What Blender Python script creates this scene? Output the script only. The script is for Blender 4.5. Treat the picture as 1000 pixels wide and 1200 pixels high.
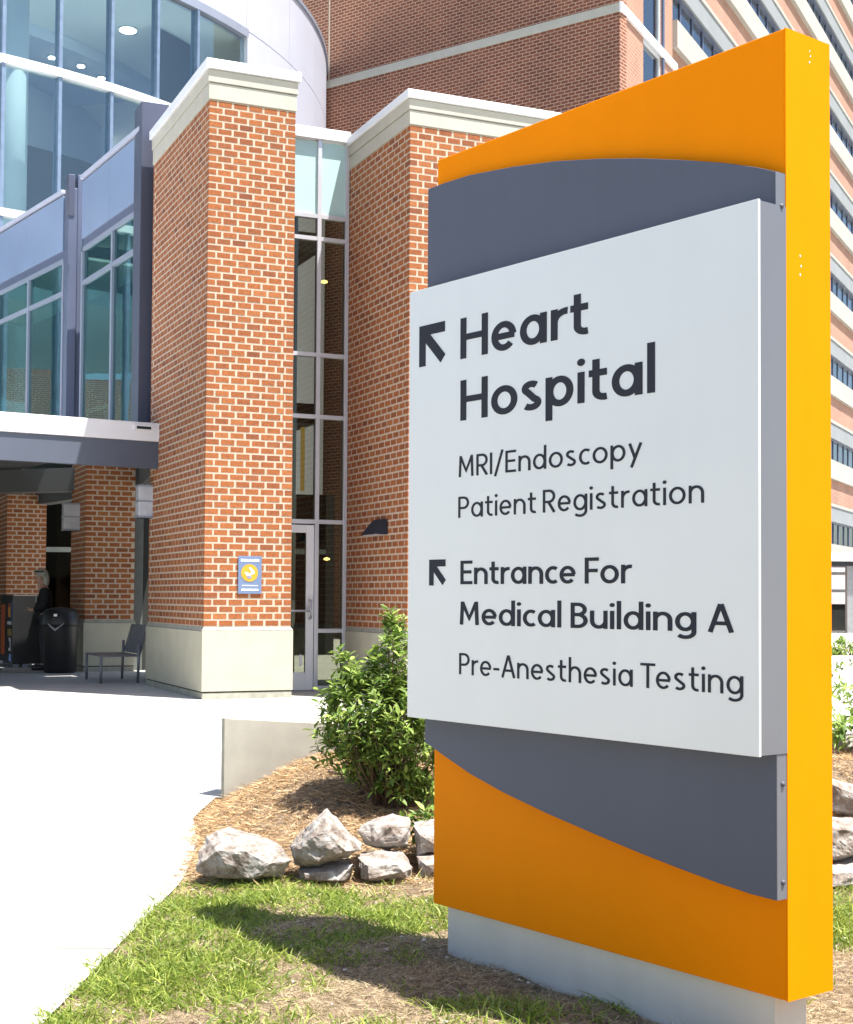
import bpy, bmesh, math, random
import numpy as np
from mathutils import Vector, Matrix
random.seed(7); rng = np.random.default_rng(7)
for o in list(bpy.data.objects): bpy.data.objects.remove(o)
S = bpy.context.scene; COL = S.collection
# ------------------------------------------------------------------ camera
F = 1680.; CAMP = Vector((0, 0, 1.6)); PT = math.radians(2.0); RL = math.radians(.35); SY = 41.
fw = Vector((0, math.cos(PT), math.sin(PT))); up0 = Vector((0, -math.sin(PT), math.cos(PT))); rt0 = Vector((1, 0, 0))
rt = rt0*math.cos(RL) + up0*math.sin(RL); up = -rt0*math.sin(RL) + up0*math.cos(RL)
cd = bpy.data.cameras.new('camera'); cam = bpy.data.objects.new('camera', cd); COL.objects.link(cam)
cam.matrix_world = Matrix(((rt.x, up.x, -fw.x, 0), (rt.y, up.y, -fw.y, 0), (rt.z, up.z, -fw.z, 1.6), (0, 0, 0, 1)))
cd.sensor_fit = 'HORIZONTAL'; cd.sensor_width = 36; cd.lens = 36*F/1000; cd.shift_y = SY/1000
cd.clip_start = .05; cd.clip_end = 3000
cd.dof.use_dof = False
S.camera = cam
S.render.resolution_x = 853; S.render.resolution_y = 1024
# ------------------------------------------------------------------ light
SUN_EL = math.radians(68.5); SUN_AZ = math.atan2(.855, -.519)          # from +Y towards +X
sdir = Vector((math.cos(SUN_EL)*math.sin(SUN_AZ), math.cos(SUN_EL)*math.cos(SUN_AZ), math.sin(SUN_EL)))
W = bpy.data.worlds.new('World'); S.world = W; W.use_nodes = True
nt = W.node_tree; bg = nt.nodes['Background']
sk = nt.nodes.new('ShaderNodeTexSky'); sk.sky_type = 'NISHITA'; sk.sun_disc = False
sk.sun_elevation = SUN_EL; sk.sun_rotation = SUN_AZ; sk.dust_density = 1.5; sk.air_density = 1.0
nt.links.new(sk.outputs[0], bg.inputs[0]); bg.inputs[1].default_value = .075
sl = bpy.data.lights.new('sun', 'SUN'); sl.energy = 4.4; sl.angle = math.radians(.5); sl.color = (1, .955, .88)
so = bpy.data.objects.new('sun', sl); COL.objects.link(so); so.rotation_euler = sdir.to_track_quat('Z', 'Y').to_euler(); so.location = (20, -10, 40)
S.view_settings.view_transform = 'Standard'; S.view_settings.look = 'None'; S.view_settings.gamma = 1
S.view_settings.exposure = 1.6; S.view_settings.use_curve_mapping = False
try:
    S.cycles.max_bounces = 8; S.cycles.transparent_max_bounces = 16
except Exception: pass

# ------------------------------------------------------------------ helpers
def ray(x, y): return fw + rt*((x-500)/F) + up*((600+SY-y)/F)
def onY(x, y, Y): d = ray(x, y); return CAMP + d*(Y/d.y)
def onP(x, y, p0, n): d = ray(x, y); n = Vector(n); return CAMP + d*((Vector(p0)-CAMP).dot(n)/d.dot(n))
def proj(p):
    d = Vector(p)-CAMP; z = d.dot(fw)
    return (500+F*d.dot(rt)/z, 600+SY-F*d.dot(up)/z)
def sm(t): t = max(0, min(1, t)); return t*t*(3-2*t)

def tag(o, label=None, cat=None, group=None, kind=None):
    if label: o['label'] = label
    if cat: o['category'] = cat
    if group: o['group'] = group
    if kind: o['kind'] = kind
    return o
def thing(name, label, cat, loc=(0, 0, 0), rz=0, group=None):
    o = bpy.data.objects.new(name, None); COL.objects.link(o); o.location = loc; o.rotation_euler = (0, 0, rz)
    o.empty_display_size = .2
    return tag(o, label, cat, group)
class MB:
    def __init__(s): s.v = []; s.f = []; s.mi = []
    def add(s, vs, fs, m=0):
        k = len(s.v); s.v += [tuple(v) for v in vs]; s.f += [tuple(i+k for i in f) for f in fs]; s.mi += [m]*len(fs); return s
    def box(s, x0, x1, y0, y1, z0, z1, m=0):
        return s.add([(x0,y0,z0),(x1,y0,z0),(x1,y1,z0),(x0,y1,z0),(x0,y0,z1),(x1,y0,z1),(x1,y1,z1),(x0,y1,z1)],
              [(0,3,2,1),(4,5,6,7),(0,1,5,4),(1,2,6,5),(2,3,7,6),(3,0,4,7)], m)
    def prism(s, poly, z0, z1, m=0):
        n = len(poly); vs = [(x, y, z0) for x, y in poly]+[(x, y, z1) for x, y in poly]
        return s.add(vs, [tuple(range(n-1, -1, -1)), tuple(range(n, 2*n))]+[(i, (i+1) % n, n+(i+1) % n, n+i) for i in range(n)], m)
    def prismxz(s, poly, y0, y1, m=0):      # polygon in x-z pushed along y (poly counter-clockwise seen from -y)
        n = len(poly); vs = [(x, y0, z) for x, z in poly]+[(x, y1, z) for x, z in poly]
        return s.add(vs, [tuple(range(n)), tuple(range(2*n-1, n-1, -1))]+[(i, n+i, n+(i+1) % n, (i+1) % n) for i in range(n)], m)
    def tube(s, pts, r, seg=8, m=0, cap=True):
        pts = [Vector(p) for p in pts]; k = len(s.v); N = len(pts)
        rs = r if isinstance(r, (list, tuple)) else [r]*N
        for i, p in enumerate(pts):
            t = (pts[min(i+1, N-1)]-pts[max(i-1, 0)]).normalized()
            a = t.orthogonal() if abs(t.z) > .9 else t.cross(Vector((0, 0, 1))); a.normalize(); b = t.cross(a)
            for j in range(seg):
                q = 2*math.pi*j/seg; s.v.append(tuple(p+(a*math.cos(q)+b*math.sin(q))*rs[i]))
        for i in range(N-1):
            for j in range(seg):
                s.f.append((k+i*seg+j, k+i*seg+(j+1) % seg, k+(i+1)*seg+(j+1) % seg, k+(i+1)*seg+j)); s.mi.append(m)
        if cap:
            s.f.append(tuple(k+j for j in range(seg-1, -1, -1))); s.mi.append(m)
            s.f.append(tuple(k+(N-1)*seg+j for j in range(seg))); s.mi.append(m)
        return s
    def lathe(s, prof, c=(0, 0, 0), seg=24, m=0):
        k = len(s.v)
        for r, z in prof:
            for j in range(seg):
                a = 2*math.pi*j/seg; s.v.append((c[0]+r*math.cos(a), c[1]+r*math.sin(a), c[2]+z))
        for i in range(len(prof)-1):
            for j in range(seg):
                s.f.append((k+i*seg+j, k+i*seg+(j+1) % seg, k+(i+1)*seg+(j+1) % seg, k+(i+1)*seg+j)); s.mi.append(m)
        s.f.append(tuple(k+j for j in range(seg-1, -1, -1))); s.mi.append(m)
        s.f.append(tuple(k+(len(prof)-1)*seg+j for j in range(seg))); s.mi.append(m)
        return s
    def mesh(s, name, mats):
        me = bpy.data.meshes.new(name); me.from_pydata(s.v, [], s.f)
        for m in (mats if isinstance(mats, (list, tuple)) else [mats]): me.materials.append(m)
        if any(s.mi): me.polygons.foreach_set('material_index', s.mi)
        me.update(); return me
    def build(s, name, mats, parent=None, bevel=0, smooth=False, fix=False):
        me = s.mesh(name, mats)
        if fix:
            b = bmesh.new(); b.from_mesh(me); bmesh.ops.recalc_face_normals(b, faces=b.faces); b.to_mesh(me); b.free()
        o = bpy.data.objects.new(name, me); COL.objects.link(o); o.parent = parent
        if bevel:
            md = o.modifiers.new('bevel', 'BEVEL'); md.width = bevel; md.segments = 2; md.limit_method = 'ANGLE'
        if smooth:
            for p in me.polygons: p.use_smooth = True
        return o
def boxo(name, m, par, *a, bevel=0): return MB().box(*a).build(name, m, par, bevel)

# ------------------------------------------------------------------ materials
def newmat(name):
    m = bpy.data.materials.new(name); m.use_nodes = True; nt = m.node_tree
    return m, nt, nt.nodes['Principled BSDF']
def N(nt, t, **k):
    n = nt.nodes.new(t)
    for a, b in k.items(): setattr(n, a, b)
    return n
def ramp(nt, stops, fac=None, interp='LINEAR'):
    r = N(nt, 'ShaderNodeValToRGB'); r.color_ramp.interpolation = interp; e = r.color_ramp.elements
    while len(e) < len(stops): e.new(.5)
    for i, (p, c) in enumerate(stops): e[i].position = p; e[i].color = (*c, 1)
    if fac is not None: nt.links.new(fac, r.inputs[0])
    return r
def mat(name, c, rough=.6, metal=0, var=.12, scale=6, bump=0, bscale=60, spec=.5, coat=0):
    m, nt, p = newmat(name); L = nt.links
    tc = N(nt, 'ShaderNodeTexCoord'); no = N(nt, 'ShaderNodeTexNoise'); no.inputs['Scale'].default_value = scale; no.inputs['Detail'].default_value = 6
    L.new(tc.outputs['Object'], no.inputs['Vector'])
    lo = tuple(x*(1-var) for x in c); hi = tuple(min(1, x*(1+var)) for x in c)
    r = ramp(nt, [(.3, lo), (.7, hi)], no.outputs[0]); L.new(r.outputs[0], p.inputs['Base Color'])
    p.inputs['Roughness'].default_value = rough; p.inputs['Metallic'].default_value = metal
    p.inputs['Specular IOR Level'].default_value = spec
    if coat: p.inputs['Coat Weight'].default_value = coat; p.inputs['Coat Roughness'].default_value = .15
    if bump:
        n2 = N(nt, 'ShaderNodeTexNoise'); n2.inputs['Scale'].default_value = bscale; n2.inputs['Detail'].default_value = 5
        L.new(tc.outputs['Object'], n2.inputs['Vector']); b = N(nt, 'ShaderNodeBump'); b.inputs['Strength'].default_value = bump; b.inputs['Distance'].default_value = .01
        L.new(n2.outputs[0], b.inputs['Height']); L.new(b.outputs[0], p.inputs['Normal'])
    return m
def brickmat(name, island):
    m, nt, p = newmat(name); L = nt.links
    src = N(nt, 'ShaderNodeNewGeometry').outputs['Random Per Island'] if island else N(nt, 'ShaderNodeObjectInfo').outputs['Random']
    r = ramp(nt, [(0, (.22, .066, .020)), (.2, (.29, .089, .024)), (.45, (.32, .104, .028)), (.7, (.255, .074, .021)), (.88, (.35, .124, .038)), (1, (.18, .052, .020))], src)
    g = N(nt, 'ShaderNodeNewGeometry'); no = N(nt, 'ShaderNodeTexNoise'); no.inputs['Scale'].default_value = 35; no.inputs['Detail'].default_value = 6
    L.new(g.outputs['Position'], no.inputs['Vector'])
    r2 = ramp(nt, [(.3, (.72, .72, .72)), (.7, (1.15, 1.1, 1.05))], no.outputs[0])
    mx = N(nt, 'ShaderNodeMix', data_type='RGBA', blend_type='MULTIPLY'); mx.inputs[0].default_value = 1
    L.new(r.outputs[0], mx.inputs[6]); L.new(r2.outputs[0], mx.inputs[7]); L.new(mx.outputs[2], p.inputs['Base Color'])
    p.inputs['Roughness'].default_value = .88
    b = N(nt, 'ShaderNodeBump'); b.inputs['Strength'].default_value = .5; b.inputs['Distance'].default_value = .004
    L.new(no.outputs[0], b.inputs['Height']); L.new(b.outputs[0], p.inputs['Normal'])
    return m
def brickwall_mat(name, c1, c2, mort, course=.09, pitch=.208, joint=.012, rough=.9):
    # object space: x along the wall, z up
    m, nt, p = newmat(name); L = nt.links
    tc = N(nt, 'ShaderNodeTexCoord'); sx = N(nt, 'ShaderNodeSeparateXYZ'); cx = N(nt, 'ShaderNodeCombineXYZ')
    L.new(tc.outputs['Object'], sx.inputs[0])
    ad = N(nt, 'ShaderNodeMath', operation='ADD'); L.new(sx.outputs[0], ad.inputs[0]); L.new(sx.outputs[1], ad.inputs[1])
    L.new(ad.outputs[0], cx.inputs[0]); L.new(sx.outputs[2], cx.inputs[1])
    b = N(nt, 'ShaderNodeTexBrick'); b.offset = .5
    b.inputs['Scale'].default_value = 1; b.inputs['Brick Width'].default_value = pitch; b.inputs['Row Height'].default_value = course
    b.inputs['Mortar Size'].default_value = joint; b.inputs['Mortar Smooth'].default_value = .1; b.inputs['Bias'].default_value = 0
    b.inputs['Color1'].default_value = (*c1, 1); b.inputs['Color2'].default_value = (*c2, 1); b.inputs['Mortar'].default_value = (*mort, 1)
    L.new(cx.outputs[0], b.inputs['Vector'])
    no = N(nt, 'ShaderNodeTexNoise'); no.inputs['Scale'].default_value = .6; no.inputs['Detail'].default_value = 8; L.new(tc.outputs['Object'], no.inputs['Vector'])
    r2 = ramp(nt, [(.3, (.82, .82, .84)), (.7, (1.12, 1.08, 1.05))], no.outputs[0])
    mx = N(nt, 'ShaderNodeMix', data_type='RGBA', blend_type='MULTIPLY'); mx.inputs[0].default_value = 1
    L.new(b.outputs['Color'], mx.inputs[6]); L.new(r2.outputs[0], mx.inputs[7]); L.new(mx.outputs[2], p.inputs['Base Color'])
    bu = N(nt, 'ShaderNodeBump'); bu.inputs['Strength'].default_value = .6; bu.inputs['Distance'].default_value = .01; bu.invert = True
    L.new(b.outputs['Fac'], bu.inputs['Height']); L.new(bu.outputs[0], p.inputs['Normal']); p.inputs['Roughness'].default_value = rough
    return m
def glass(name, tint, refl=.3, rtint=(1, 1, 1), rough=.0):
    m = bpy.data.materials.new(name); m.use_nodes = True; nt = m.node_tree; L = nt.links; nt.nodes.clear()
    out = N(nt, 'ShaderNodeOutputMaterial'); t = N(nt, 'ShaderNodeBsdfTransparent'); g = N(nt, 'ShaderNodeBsdfGlossy')
    t.inputs[0].default_value = (*tint, 1); g.inputs[0].default_value = (*rtint, 1); g.inputs['Roughness'].default_value = rough
    lw_ = N(nt, 'ShaderNodeLayerWeight'); fr = N(nt, 'ShaderNodeMath', operation='POWER'); fr.inputs[1].default_value = 5; L.new(lw_.outputs['Facing'], fr.inputs[0])
    ma = N(nt, 'ShaderNodeMath', operation='MULTIPLY_ADD', use_clamp=True); L.new(fr.outputs[0], ma.inputs[0]); ma.inputs[1].default_value = .9; ma.inputs[2].default_value = .03+refl
    tc = N(nt, 'ShaderNodeTexCoord'); no = N(nt, 'ShaderNodeTexNoise'); no.inputs['Scale'].default_value = .9
    L.new(tc.outputs['Object'], no.inputs['Vector']); bu = N(nt, 'ShaderNodeBump'); bu.inputs['Strength'].default_value = .03; bu.inputs['Distance'].default_value = .05
    L.new(no.outputs[0], bu.inputs['Height']); L.new(bu.outputs[0], g.inputs['Normal'])
    mx = N(nt, 'ShaderNodeMixShader'); L.new(ma.outputs[0], mx.inputs[0]); L.new(t.outputs[0], mx.inputs[1]); L.new(g.outputs[0], mx.inputs[2]); L.new(mx.outputs[0], out.inputs[0])
    return m
def emis(name, c, s):
    m, nt, p = newmat(name); p.inputs['Emission Color'].default_value = (*c, 1); p.inputs['Emission Strength'].default_value = s; p.inputs['Base Color'].default_value = (*c, 1)
    return m
M = {}
M['brick'] = brickmat('brick_clay', False); M['brick_i'] = brickmat('brick_clay_joined', True)
M['mortar'] = mat('mortar', (.48, .385, .295), .95, var=.1, scale=20, bump=.4, bscale=150)
M['stone'] = mat('cast_stone', (.46, .435, .335), .85, var=.06, scale=3, bump=.25, bscale=90)
M['stone_cap'] = mat('cast_stone_cap', (.43, .41, .35), .85, var=.06, scale=3, bump=.2, bscale=90)
M['stone_dirty_shade'] = mat('weathered_shade_stone', (.34, .33, .27), .9, var=.2, scale=8, bump=.3)  # weathered sills and footings; also painted shade on the low wall's end
M['white_metal'] = mat('white_metal', (.72, .73, .76), .38, 0, .03, 2)
M['lav_metal'] = mat('pale_lavender_panel', (.50, .52, .62), .42, .25, .04, .7)
M['blue_metal'] = mat('blue_grey_panel', (.25, .33, .48), .38, .3, .05, .8)
M['slate_metal'] = mat('slate_post_metal', (.11, .13, .20), .4, .3, .06, 2)
M['post'] = mat('post_metal', (.075, .083, .125), .4, .3, .05, 1)
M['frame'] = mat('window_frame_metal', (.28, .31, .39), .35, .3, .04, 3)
M['frame_pale'] = mat('aluminium_frame', (.60, .61, .66), .35, .4, .04, 3)  # paler aluminium of the entrance frames, also for small fittings
M['fascia_white'] = mat('canopy_white_metal', (.74, .73, .76), .45, 0, .03, 1.2)
M['fascia_blue'] = mat('canopy_blue_metal', (.10, .115, .155), .4, .2, .06, 1.2)
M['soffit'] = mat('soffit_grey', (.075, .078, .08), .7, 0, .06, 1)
M['dark'] = mat('dark_interior', (.016, .017, .015), .8, 0, .3, 1)
M['brown_dark'] = mat('dark_olive_wall', (.07, .062, .04), .8, 0, .15, .5)
M['ceiling'] = mat('interior_ceiling', (.84, .88, .86), .8, 0, .03, .4)
M['bulk'] = mat('interior_bulkhead', (.58, .66, .78), .8, 0, .04, .4)
M['int_white'] = mat('interior_column', (.50, .56, .56), .7, 0, .03, 1)
M['concrete'] = mat('path_concrete', (.44, .43, .405), .9, 0, .10, .9, bump=.35, bscale=220)
M['concrete2'] = mat('wall_concrete', (.66, .61, .49), .9, 0, .09, 4, bump=.3, bscale=120)
M['orange'] = mat('orange_paint', (.84, .24, .001), .5, 0, .03, 1.2, bump=.02, bscale=300, spec=.04)
M['yellow'] = mat('yellow_paint', (.80, .235, .001), .55, 0, .02, 3, bump=.02, bscale=300, spec=.03)
M['slate'] = mat('slate_sign_paint', (.088, .097, .132), .5, 0, .03, 1.5, spec=.25)
M['silver'] = mat('silver_sign_panel', (.68, .69, .69), .38, .15, .02, 1.2, coat=.1)
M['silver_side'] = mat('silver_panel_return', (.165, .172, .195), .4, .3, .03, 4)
M['plinth'] = mat('plinth_aluminium', (.64, .63, .60), .42, .3, .04, 4)
M['letter'] = mat('charcoal_letter', (.032, .034, .044), .7, spec=.1, metal=0, var=.04, scale=4) if True else mat('x', (.030, .034, .052), .45, 0, .04, 4)
M['black'] = mat('black_plastic', (.012, .012, .013), .45, 0, .2, 5)
M['screw'] = mat('screw_steel', (.10, .10, .12), .4, .3, .1, 50)

gl_drum = glass('drum_glass', (.86, .93, .94), .07, (.62, .74, .86))
gl_bay = glass('bay_glass', (.46, .62, .60), .19, (.56, .80, .78))
gl_dark = glass('entrance_glass', (.50, .52, .46), .035, (.6, .6, .56))
gl_porch = glass('porch_glass', (.3, .32, .3), .0, (.28, .29, .27))
gl_tower = glass('tower_glass', (.45, .50, .54), .18, (.70, .76, .80))
gl_span = mat('spandrel_glass', (.42, .60, .60), .12, 0, .03, .8)

# ------------------------------------------------------------------ terrain
ZP = .263
def zpath(x, y): return ZP*sm((y-9)/8.5)
W0 = Vector((-1.56, 11.15)); WD = Vector((.9, -.436)).normalized(); WN = Vector((-WD.y, WD.x))   # low wall line, WN points away from the camera
def behind(x, y): return (Vector((x, y))-W0).dot(WN)
EDGE = [(-2, -1.75), (3, -1.47), (5.3, -1.425), (6.6, -1.40), (8.1, -1.36), (9.4, -1.47), (10.3, -1.66), (11.15, -1.62)]
def edge(y):
    for (a, xa), (b, xb) in zip(EDGE, EDGE[1:]):
        if y <= b: return xa+(xb-xa)*max(0, (y-a))/(b-a)
    return EDGE[-1][1]
def zsoil(x, y):
    m = .43*sm((y-8.15)/2.5)*sm((x+1.68)/1.05)
    m = max(m, (.62*sm((y-8.05)/.7)*sm((x-1.3)/.9))*(1-.55*sm((y-9.3)/2)))
    n = .012*math.sin(x*7.1+y*3.3)+.010*math.sin(y*9.7-x*5.2)
    d = sm((x-edge(y))/.25)
    return -.012+.0*d+(m+n*d+.012*d)+zpath(x, y)*.5

m, ntg, p = newmat('soil_and_straw'); L = ntg.links
g = N(ntg, 'ShaderNodeNewGeometry'); n1 = N(ntg, 'ShaderNodeTexNoise'); n1.inputs['Scale'].default_value = 22; n1.inputs['Detail'].default_value = 8
n2 = N(ntg, 'ShaderNodeTexNoise'); n2.inputs['Scale'].default_value = 160; n2.inputs['Detail'].default_value = 4
L.new(g.outputs['Position'], n1.inputs['Vector']); L.new(g.outputs['Position'], n2.inputs['Vector'])
mm = N(ntg, 'ShaderNodeMath', operation='ADD'); L.new(n1.outputs[0], mm.inputs[0]); L.new(n2.outputs[0], mm.inputs[1])
hf = N(ntg, 'ShaderNodeMath', operation='MULTIPLY'); hf.inputs[1].default_value = .5; L.new(mm.outputs[0], hf.inputs[0])
r = ramp(ntg, [(.36, (.07, .047, .03)), (.5, (.20, .145, .09)), (.62, (.42, .32, .21))], hf.outputs[0]); L.new(r.outputs[0], p.inputs['Base Color'])
p.inputs['Roughness'].default_value = .95; b = N(ntg, 'ShaderNodeBump'); b.inputs['Strength'].default_value = .9; b.inputs['Distance'].default_value = .03; L.new(hf.outputs[0], b.inputs['Height']); L.new(b.outputs[0], p.inputs['Normal'])
M['soil'] = m
# far ground to the horizon
mb = MB(); mb.add([(-900, -900, -.35), (900, -900, -.35), (900, 1500, -.35), (-900, 1500, -.35)], [(0, 1, 2, 3)])
tag(mb.build('ground', mat('far_ground', (.30, .31, .24), .95, 0, .2, .05)), kind='structure')
# soil of lawn and planting bed
mb = MB(); xs = np.arange(-2.0, 9.01, .07); ys = np.arange(-1.0, 12.01, .07)
for y in ys:
    for x in xs:
        bd = behind(x, y); z = zsoil(x, y)
        if bd > .12: z = min(z, zpath(x, y)-.03-.2*sm((bd-.12)/.2)) if x > -1.6 else z
        if x < edge(y): z = min(z, zpath(x, y)-.02)
        mb.v.append((x, y, z))
nx = len(xs)
for j in range(len(ys)-1):
    for i in range(nx-1):
        if behind(xs[i], ys[j]) > .6: continue
        mb.f.append((j*nx+i, j*nx+i+1, (j+1)*nx+i+1, (j+1)*nx+i)); mb.mi.append(0)
tag(mb.build('soil', M['soil'], smooth=True), kind='structure')
# concrete path and plaza
mb = MB()
rows = list(np.arange(-1.5, 12.01, .25))+list(np.arange(12.5, 19, .5))+[19.5, 22, 26, 34, 60, 120]
EX = lambda y: edge(y) if y < 11.15 else 60
prev = None
for y in rows:
    cur = (y, EX(y))
    if prev and prev[0] < 11.15 and y > 11.15:
        pass
    prev = cur
yy = [y for y in rows if y < 11.15]+[11.15]
for a, b_ in zip(yy, yy[1:]):
    mb.add([(-60, a, zpath(0, a)), (edge(a), a, zpath(0, a)), (edge(b_), b_, zpath(0, b_)), (-60, b_, zpath(0, b_))], [(0, 1, 2, 3)])
    if b_ > 6.5:      # plaza part behind the low wall
        xa = W0.x+(W0.y-a)/.436*.9; xb = W0.x+(W0.y-b_)/.436*.9
        mb.add([(xa, a, zpath(0, a)), (60, a, zpath(0, a)), (60, b_, zpath(0, b_)), (xb, b_, zpath(0, b_))], [(0, 1, 2, 3)])
yy = [11.15]+[y for y in rows if y > 11.2]
for a, b_ in zip(yy, yy[1:]):
    mb.add([(-60, a, zpath(0, a)), (60, a, zpath(0, a)), (60, b_, zpath(0, b_)), (-60, b_, zpath(0, b_))], [(0, 1, 2, 3)])
path = mb.build('path', M['concrete']); tag(path, kind='structure')
nt_ = M['concrete'].node_tree; pb = nt_.nodes['Principled BSDF']; L = nt_.links
g = N(nt_, 'ShaderNodeNewGeometry'); sx = N(nt_, 'ShaderNodeSeparateXYZ'); L.new(g.outputs['Position'], sx.inputs[0])
def groove(out, per, off, w):
    a = N(nt_, 'ShaderNodeMath', operation='ADD'); a.inputs[1].default_value = off; L.new(out, a.inputs[0])
    b = N(nt_, 'ShaderNodeMath', operation='PINGPONG'); b.inputs[1].default_value = per/2; L.new(a.outputs[0], b.inputs[0])
    c = N(nt_, 'ShaderNodeMath', operation='LESS_THAN'); c.inputs[1].default_value = w; L.new(b.outputs[0], c.inputs[0]); return c.outputs[0]
ga = groove(sx.outputs[1], 1.9, 1.05, .010); gb = groove(sx.outputs[0], 1.9, .55, .010)
mxm = N(nt_, 'ShaderNodeMath', operation='MULTIPLY'); L.new(ga, mxm.inputs[0]); mxm.inputs[1].default_value = .8
old = pb.inputs['Base Color'].links[0].from_socket
mx = N(nt_, 'ShaderNodeMix', data_type='RGBA'); L.new(mxm.outputs[0], mx.inputs[0]); L.new(old, mx.inputs[6]); mx.inputs[7].default_value = (.07, .065, .055, 1)
L.new(mx.outputs[2], pb.inputs['Base Color'])

# ------------------------------------------------------------------ brick piers
A = math.radians(23.8); E_ = Vector((math.cos(A), math.sin(A), 0)); NN = Vector((-math.sin(A), math.cos(A), 0))
CO, PI_, JT, BD = .09, .208, .025, .10
UB = MB().box(0, 1, 0, 1, 0, 1).mesh('brick_unit', M['brick'])
def pier(name, label, loc, w, d, zg, zj, zb, zt=None, capov=.03, nmax=300, vis=lambda x, y: True, group=None, footing=True, base=True):
    t = thing(name, label, 'brick pier', (loc[0], loc[1], 0), A, group)
    h = zb-zj; n = round(h/CO); co = h/n; ins = .003
    MB().box(ins, w-ins, ins, d-ins, zj, zb).build('mortar', M['mortar'], t)
    lst = []
    for k in range(n):
        z0 = zj+k*co+JT/2; z1 = zj+(k+1)*co-JT/2
        ev = k % 2 == 0
        for f in range(4):
            Lf = w if f % 2 == 0 else d
            full = (f % 2 == 0) == ev
            a, b = (0, Lf) if full else (BD+JT, Lf-BD-JT)
            u = a
            while u < b-.03:
                u2 = min(u+PI_-.033, b)
                if b-u2 < .045: u2 = b
                pr = random.uniform(-.0015, .002); 
                if f == 0: bx = (u, u2, -pr, BD, z0, z1)
                elif f == 2: bx = (u, u2, d-BD, d+pr, z0, z1)
                elif f == 3: bx = (-pr, BD, u, u2, z0, z1)
                else: bx = (w-BD, w+pr, u, u2, z0, z1)
                c = Vector(loc).to_3d()+E_*((bx[0]+bx[1])/2)+NN*((bx[2]+bx[3])/2)
                if f == 0: c = Vector(loc).to_3d()+E_*((u+u2)/2); nrm = -NN; ax = E_
                elif f == 3: c = Vector(loc).to_3d()+NN*((u+u2)/2); nrm = -E_; ax = NN
                else: nrm = None
                sc = -1
                if nrm is not None:
                    c.z = (z0+z1)/2; q = proj(c); v = (c-CAMP)
                    if -8 < q[0] < 1008 and -8 < q[1] < 1208 and vis(*q):
                        q2 = proj(c+ax*.1); sc = abs(q2[0]-q[0])*(u2-u)/.19
                        sc = sc*10 + random.random()*.5
                lst.append((sc, bx)); u += PI_
    lst.sort(key=lambda a: -a[0])
    sing = [b for s, b in lst[:nmax] if s > 0]; rest = [b for s, b in lst[:nmax] if s <= 0]+[b for s, b in lst[nmax:]]
    for bx in sing:
        o = bpy.data.objects.new('brick', UB); COL.objects.link(o); o.parent = t
        o.location = (bx[0], bx[2], bx[4]); o.scale = (bx[1]-bx[0], bx[3]-bx[2], bx[5]-bx[4])
    mb = MB()
    for bx in rest: mb.box(*bx)
    o = mb.build('brickwork', M['brick_i'], t); o['kind'] = 'stuff'
    if base:
        ov = .025
        MB().box(-ov, w+ov, -ov, d+ov, zg+.10, zj-.055).build('stone_base', M['stone'], t, bevel=.006)
        mb = MB(); mb.add([(-ov, -ov, zj-.05), (w+ov, -ov, zj-.05), (w+ov, d+ov, zj-.05), (-ov, d+ov, zj-.05), (.004, .004, zj-.002), (w-.004, .004, zj-.002), (w-.004, d-.004, zj-.002), (.004, d-.004, zj-.002)],
            [(0,3,2,1),(4,5,6,7),(0,1,5,4),(1,2,6,5),(2,3,7,6),(3,0,4,7)]); mb.build('sloped_sill', M['stone_dirty_shade'], t)
        MB().box(0, w, 0, d, zg+.08, zg+.12).build('joint', M['dark'], t)
        MB().box(-.015, w+.015, -.015, d+.015, zg-.4, zg+.085).build('footing', M['stone_dirty_shade'], t, bevel=.008)
    if zt:
        H = zt-zb; o1 = capov
        MB().box(-.012, w+.012, -.012, d+.012, zb+.004, zb+H*.42).build('cap_course', M['stone_cap'], t, bevel=.006)
        MB().box(-.026, w+.026, -.026, d+.026, zb+H*.42+.008, zb+H*.74).build('cap_course', M['stone_cap'], t, bevel=.006)
        MB().box(-o1-.03, w+o1+.03, -o1-.03, d+o1+.03, zb+H*.74+.006, zt).build('coping', M['white_metal'], t, bevel=.008)
    return t
P1 = (-2.868, 18.5); P2 = (-.244, 18.4)
pier('brick_pier', 'tall free-standing brick pier with blue plaque and pale stone base', P1, 1.181, 3.18, .263, 1.199, 8.081, 8.608, vis=lambda x, y: x > 236 or y > 9999)
pier('brick_pier', 'tall brick pier partly behind the sign, with dark wedge lamp', P2, 3.0, 2.26, .263, 1.17, 7.73, 8.18, vis=lambda x, y: x < 512 and not (x > 478 and y > 335) and not (y > 760))
pier('brick_pier', 'shaded brick pier under the canopy beside the black bin', (-5.95, 25.0), .86, 1.45, .263, 1.17, 3.98, None, vis=lambda x, y: x < 160 and y > 535)
pier('brick_pier', 'shaded brick pier behind the drinks cooler at the far left', (-8.5, 29.0), .78, 1.4, .263, 1.17, 3.98, None, vis=lambda x, y: x < 60 and y > 555)

def loc1(x, y, z=0):          # point in pier-1 frame
    return Vector((P1[0], P1[1], 0))+E_*x+NN*y+Vector((0, 0, z))

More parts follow.
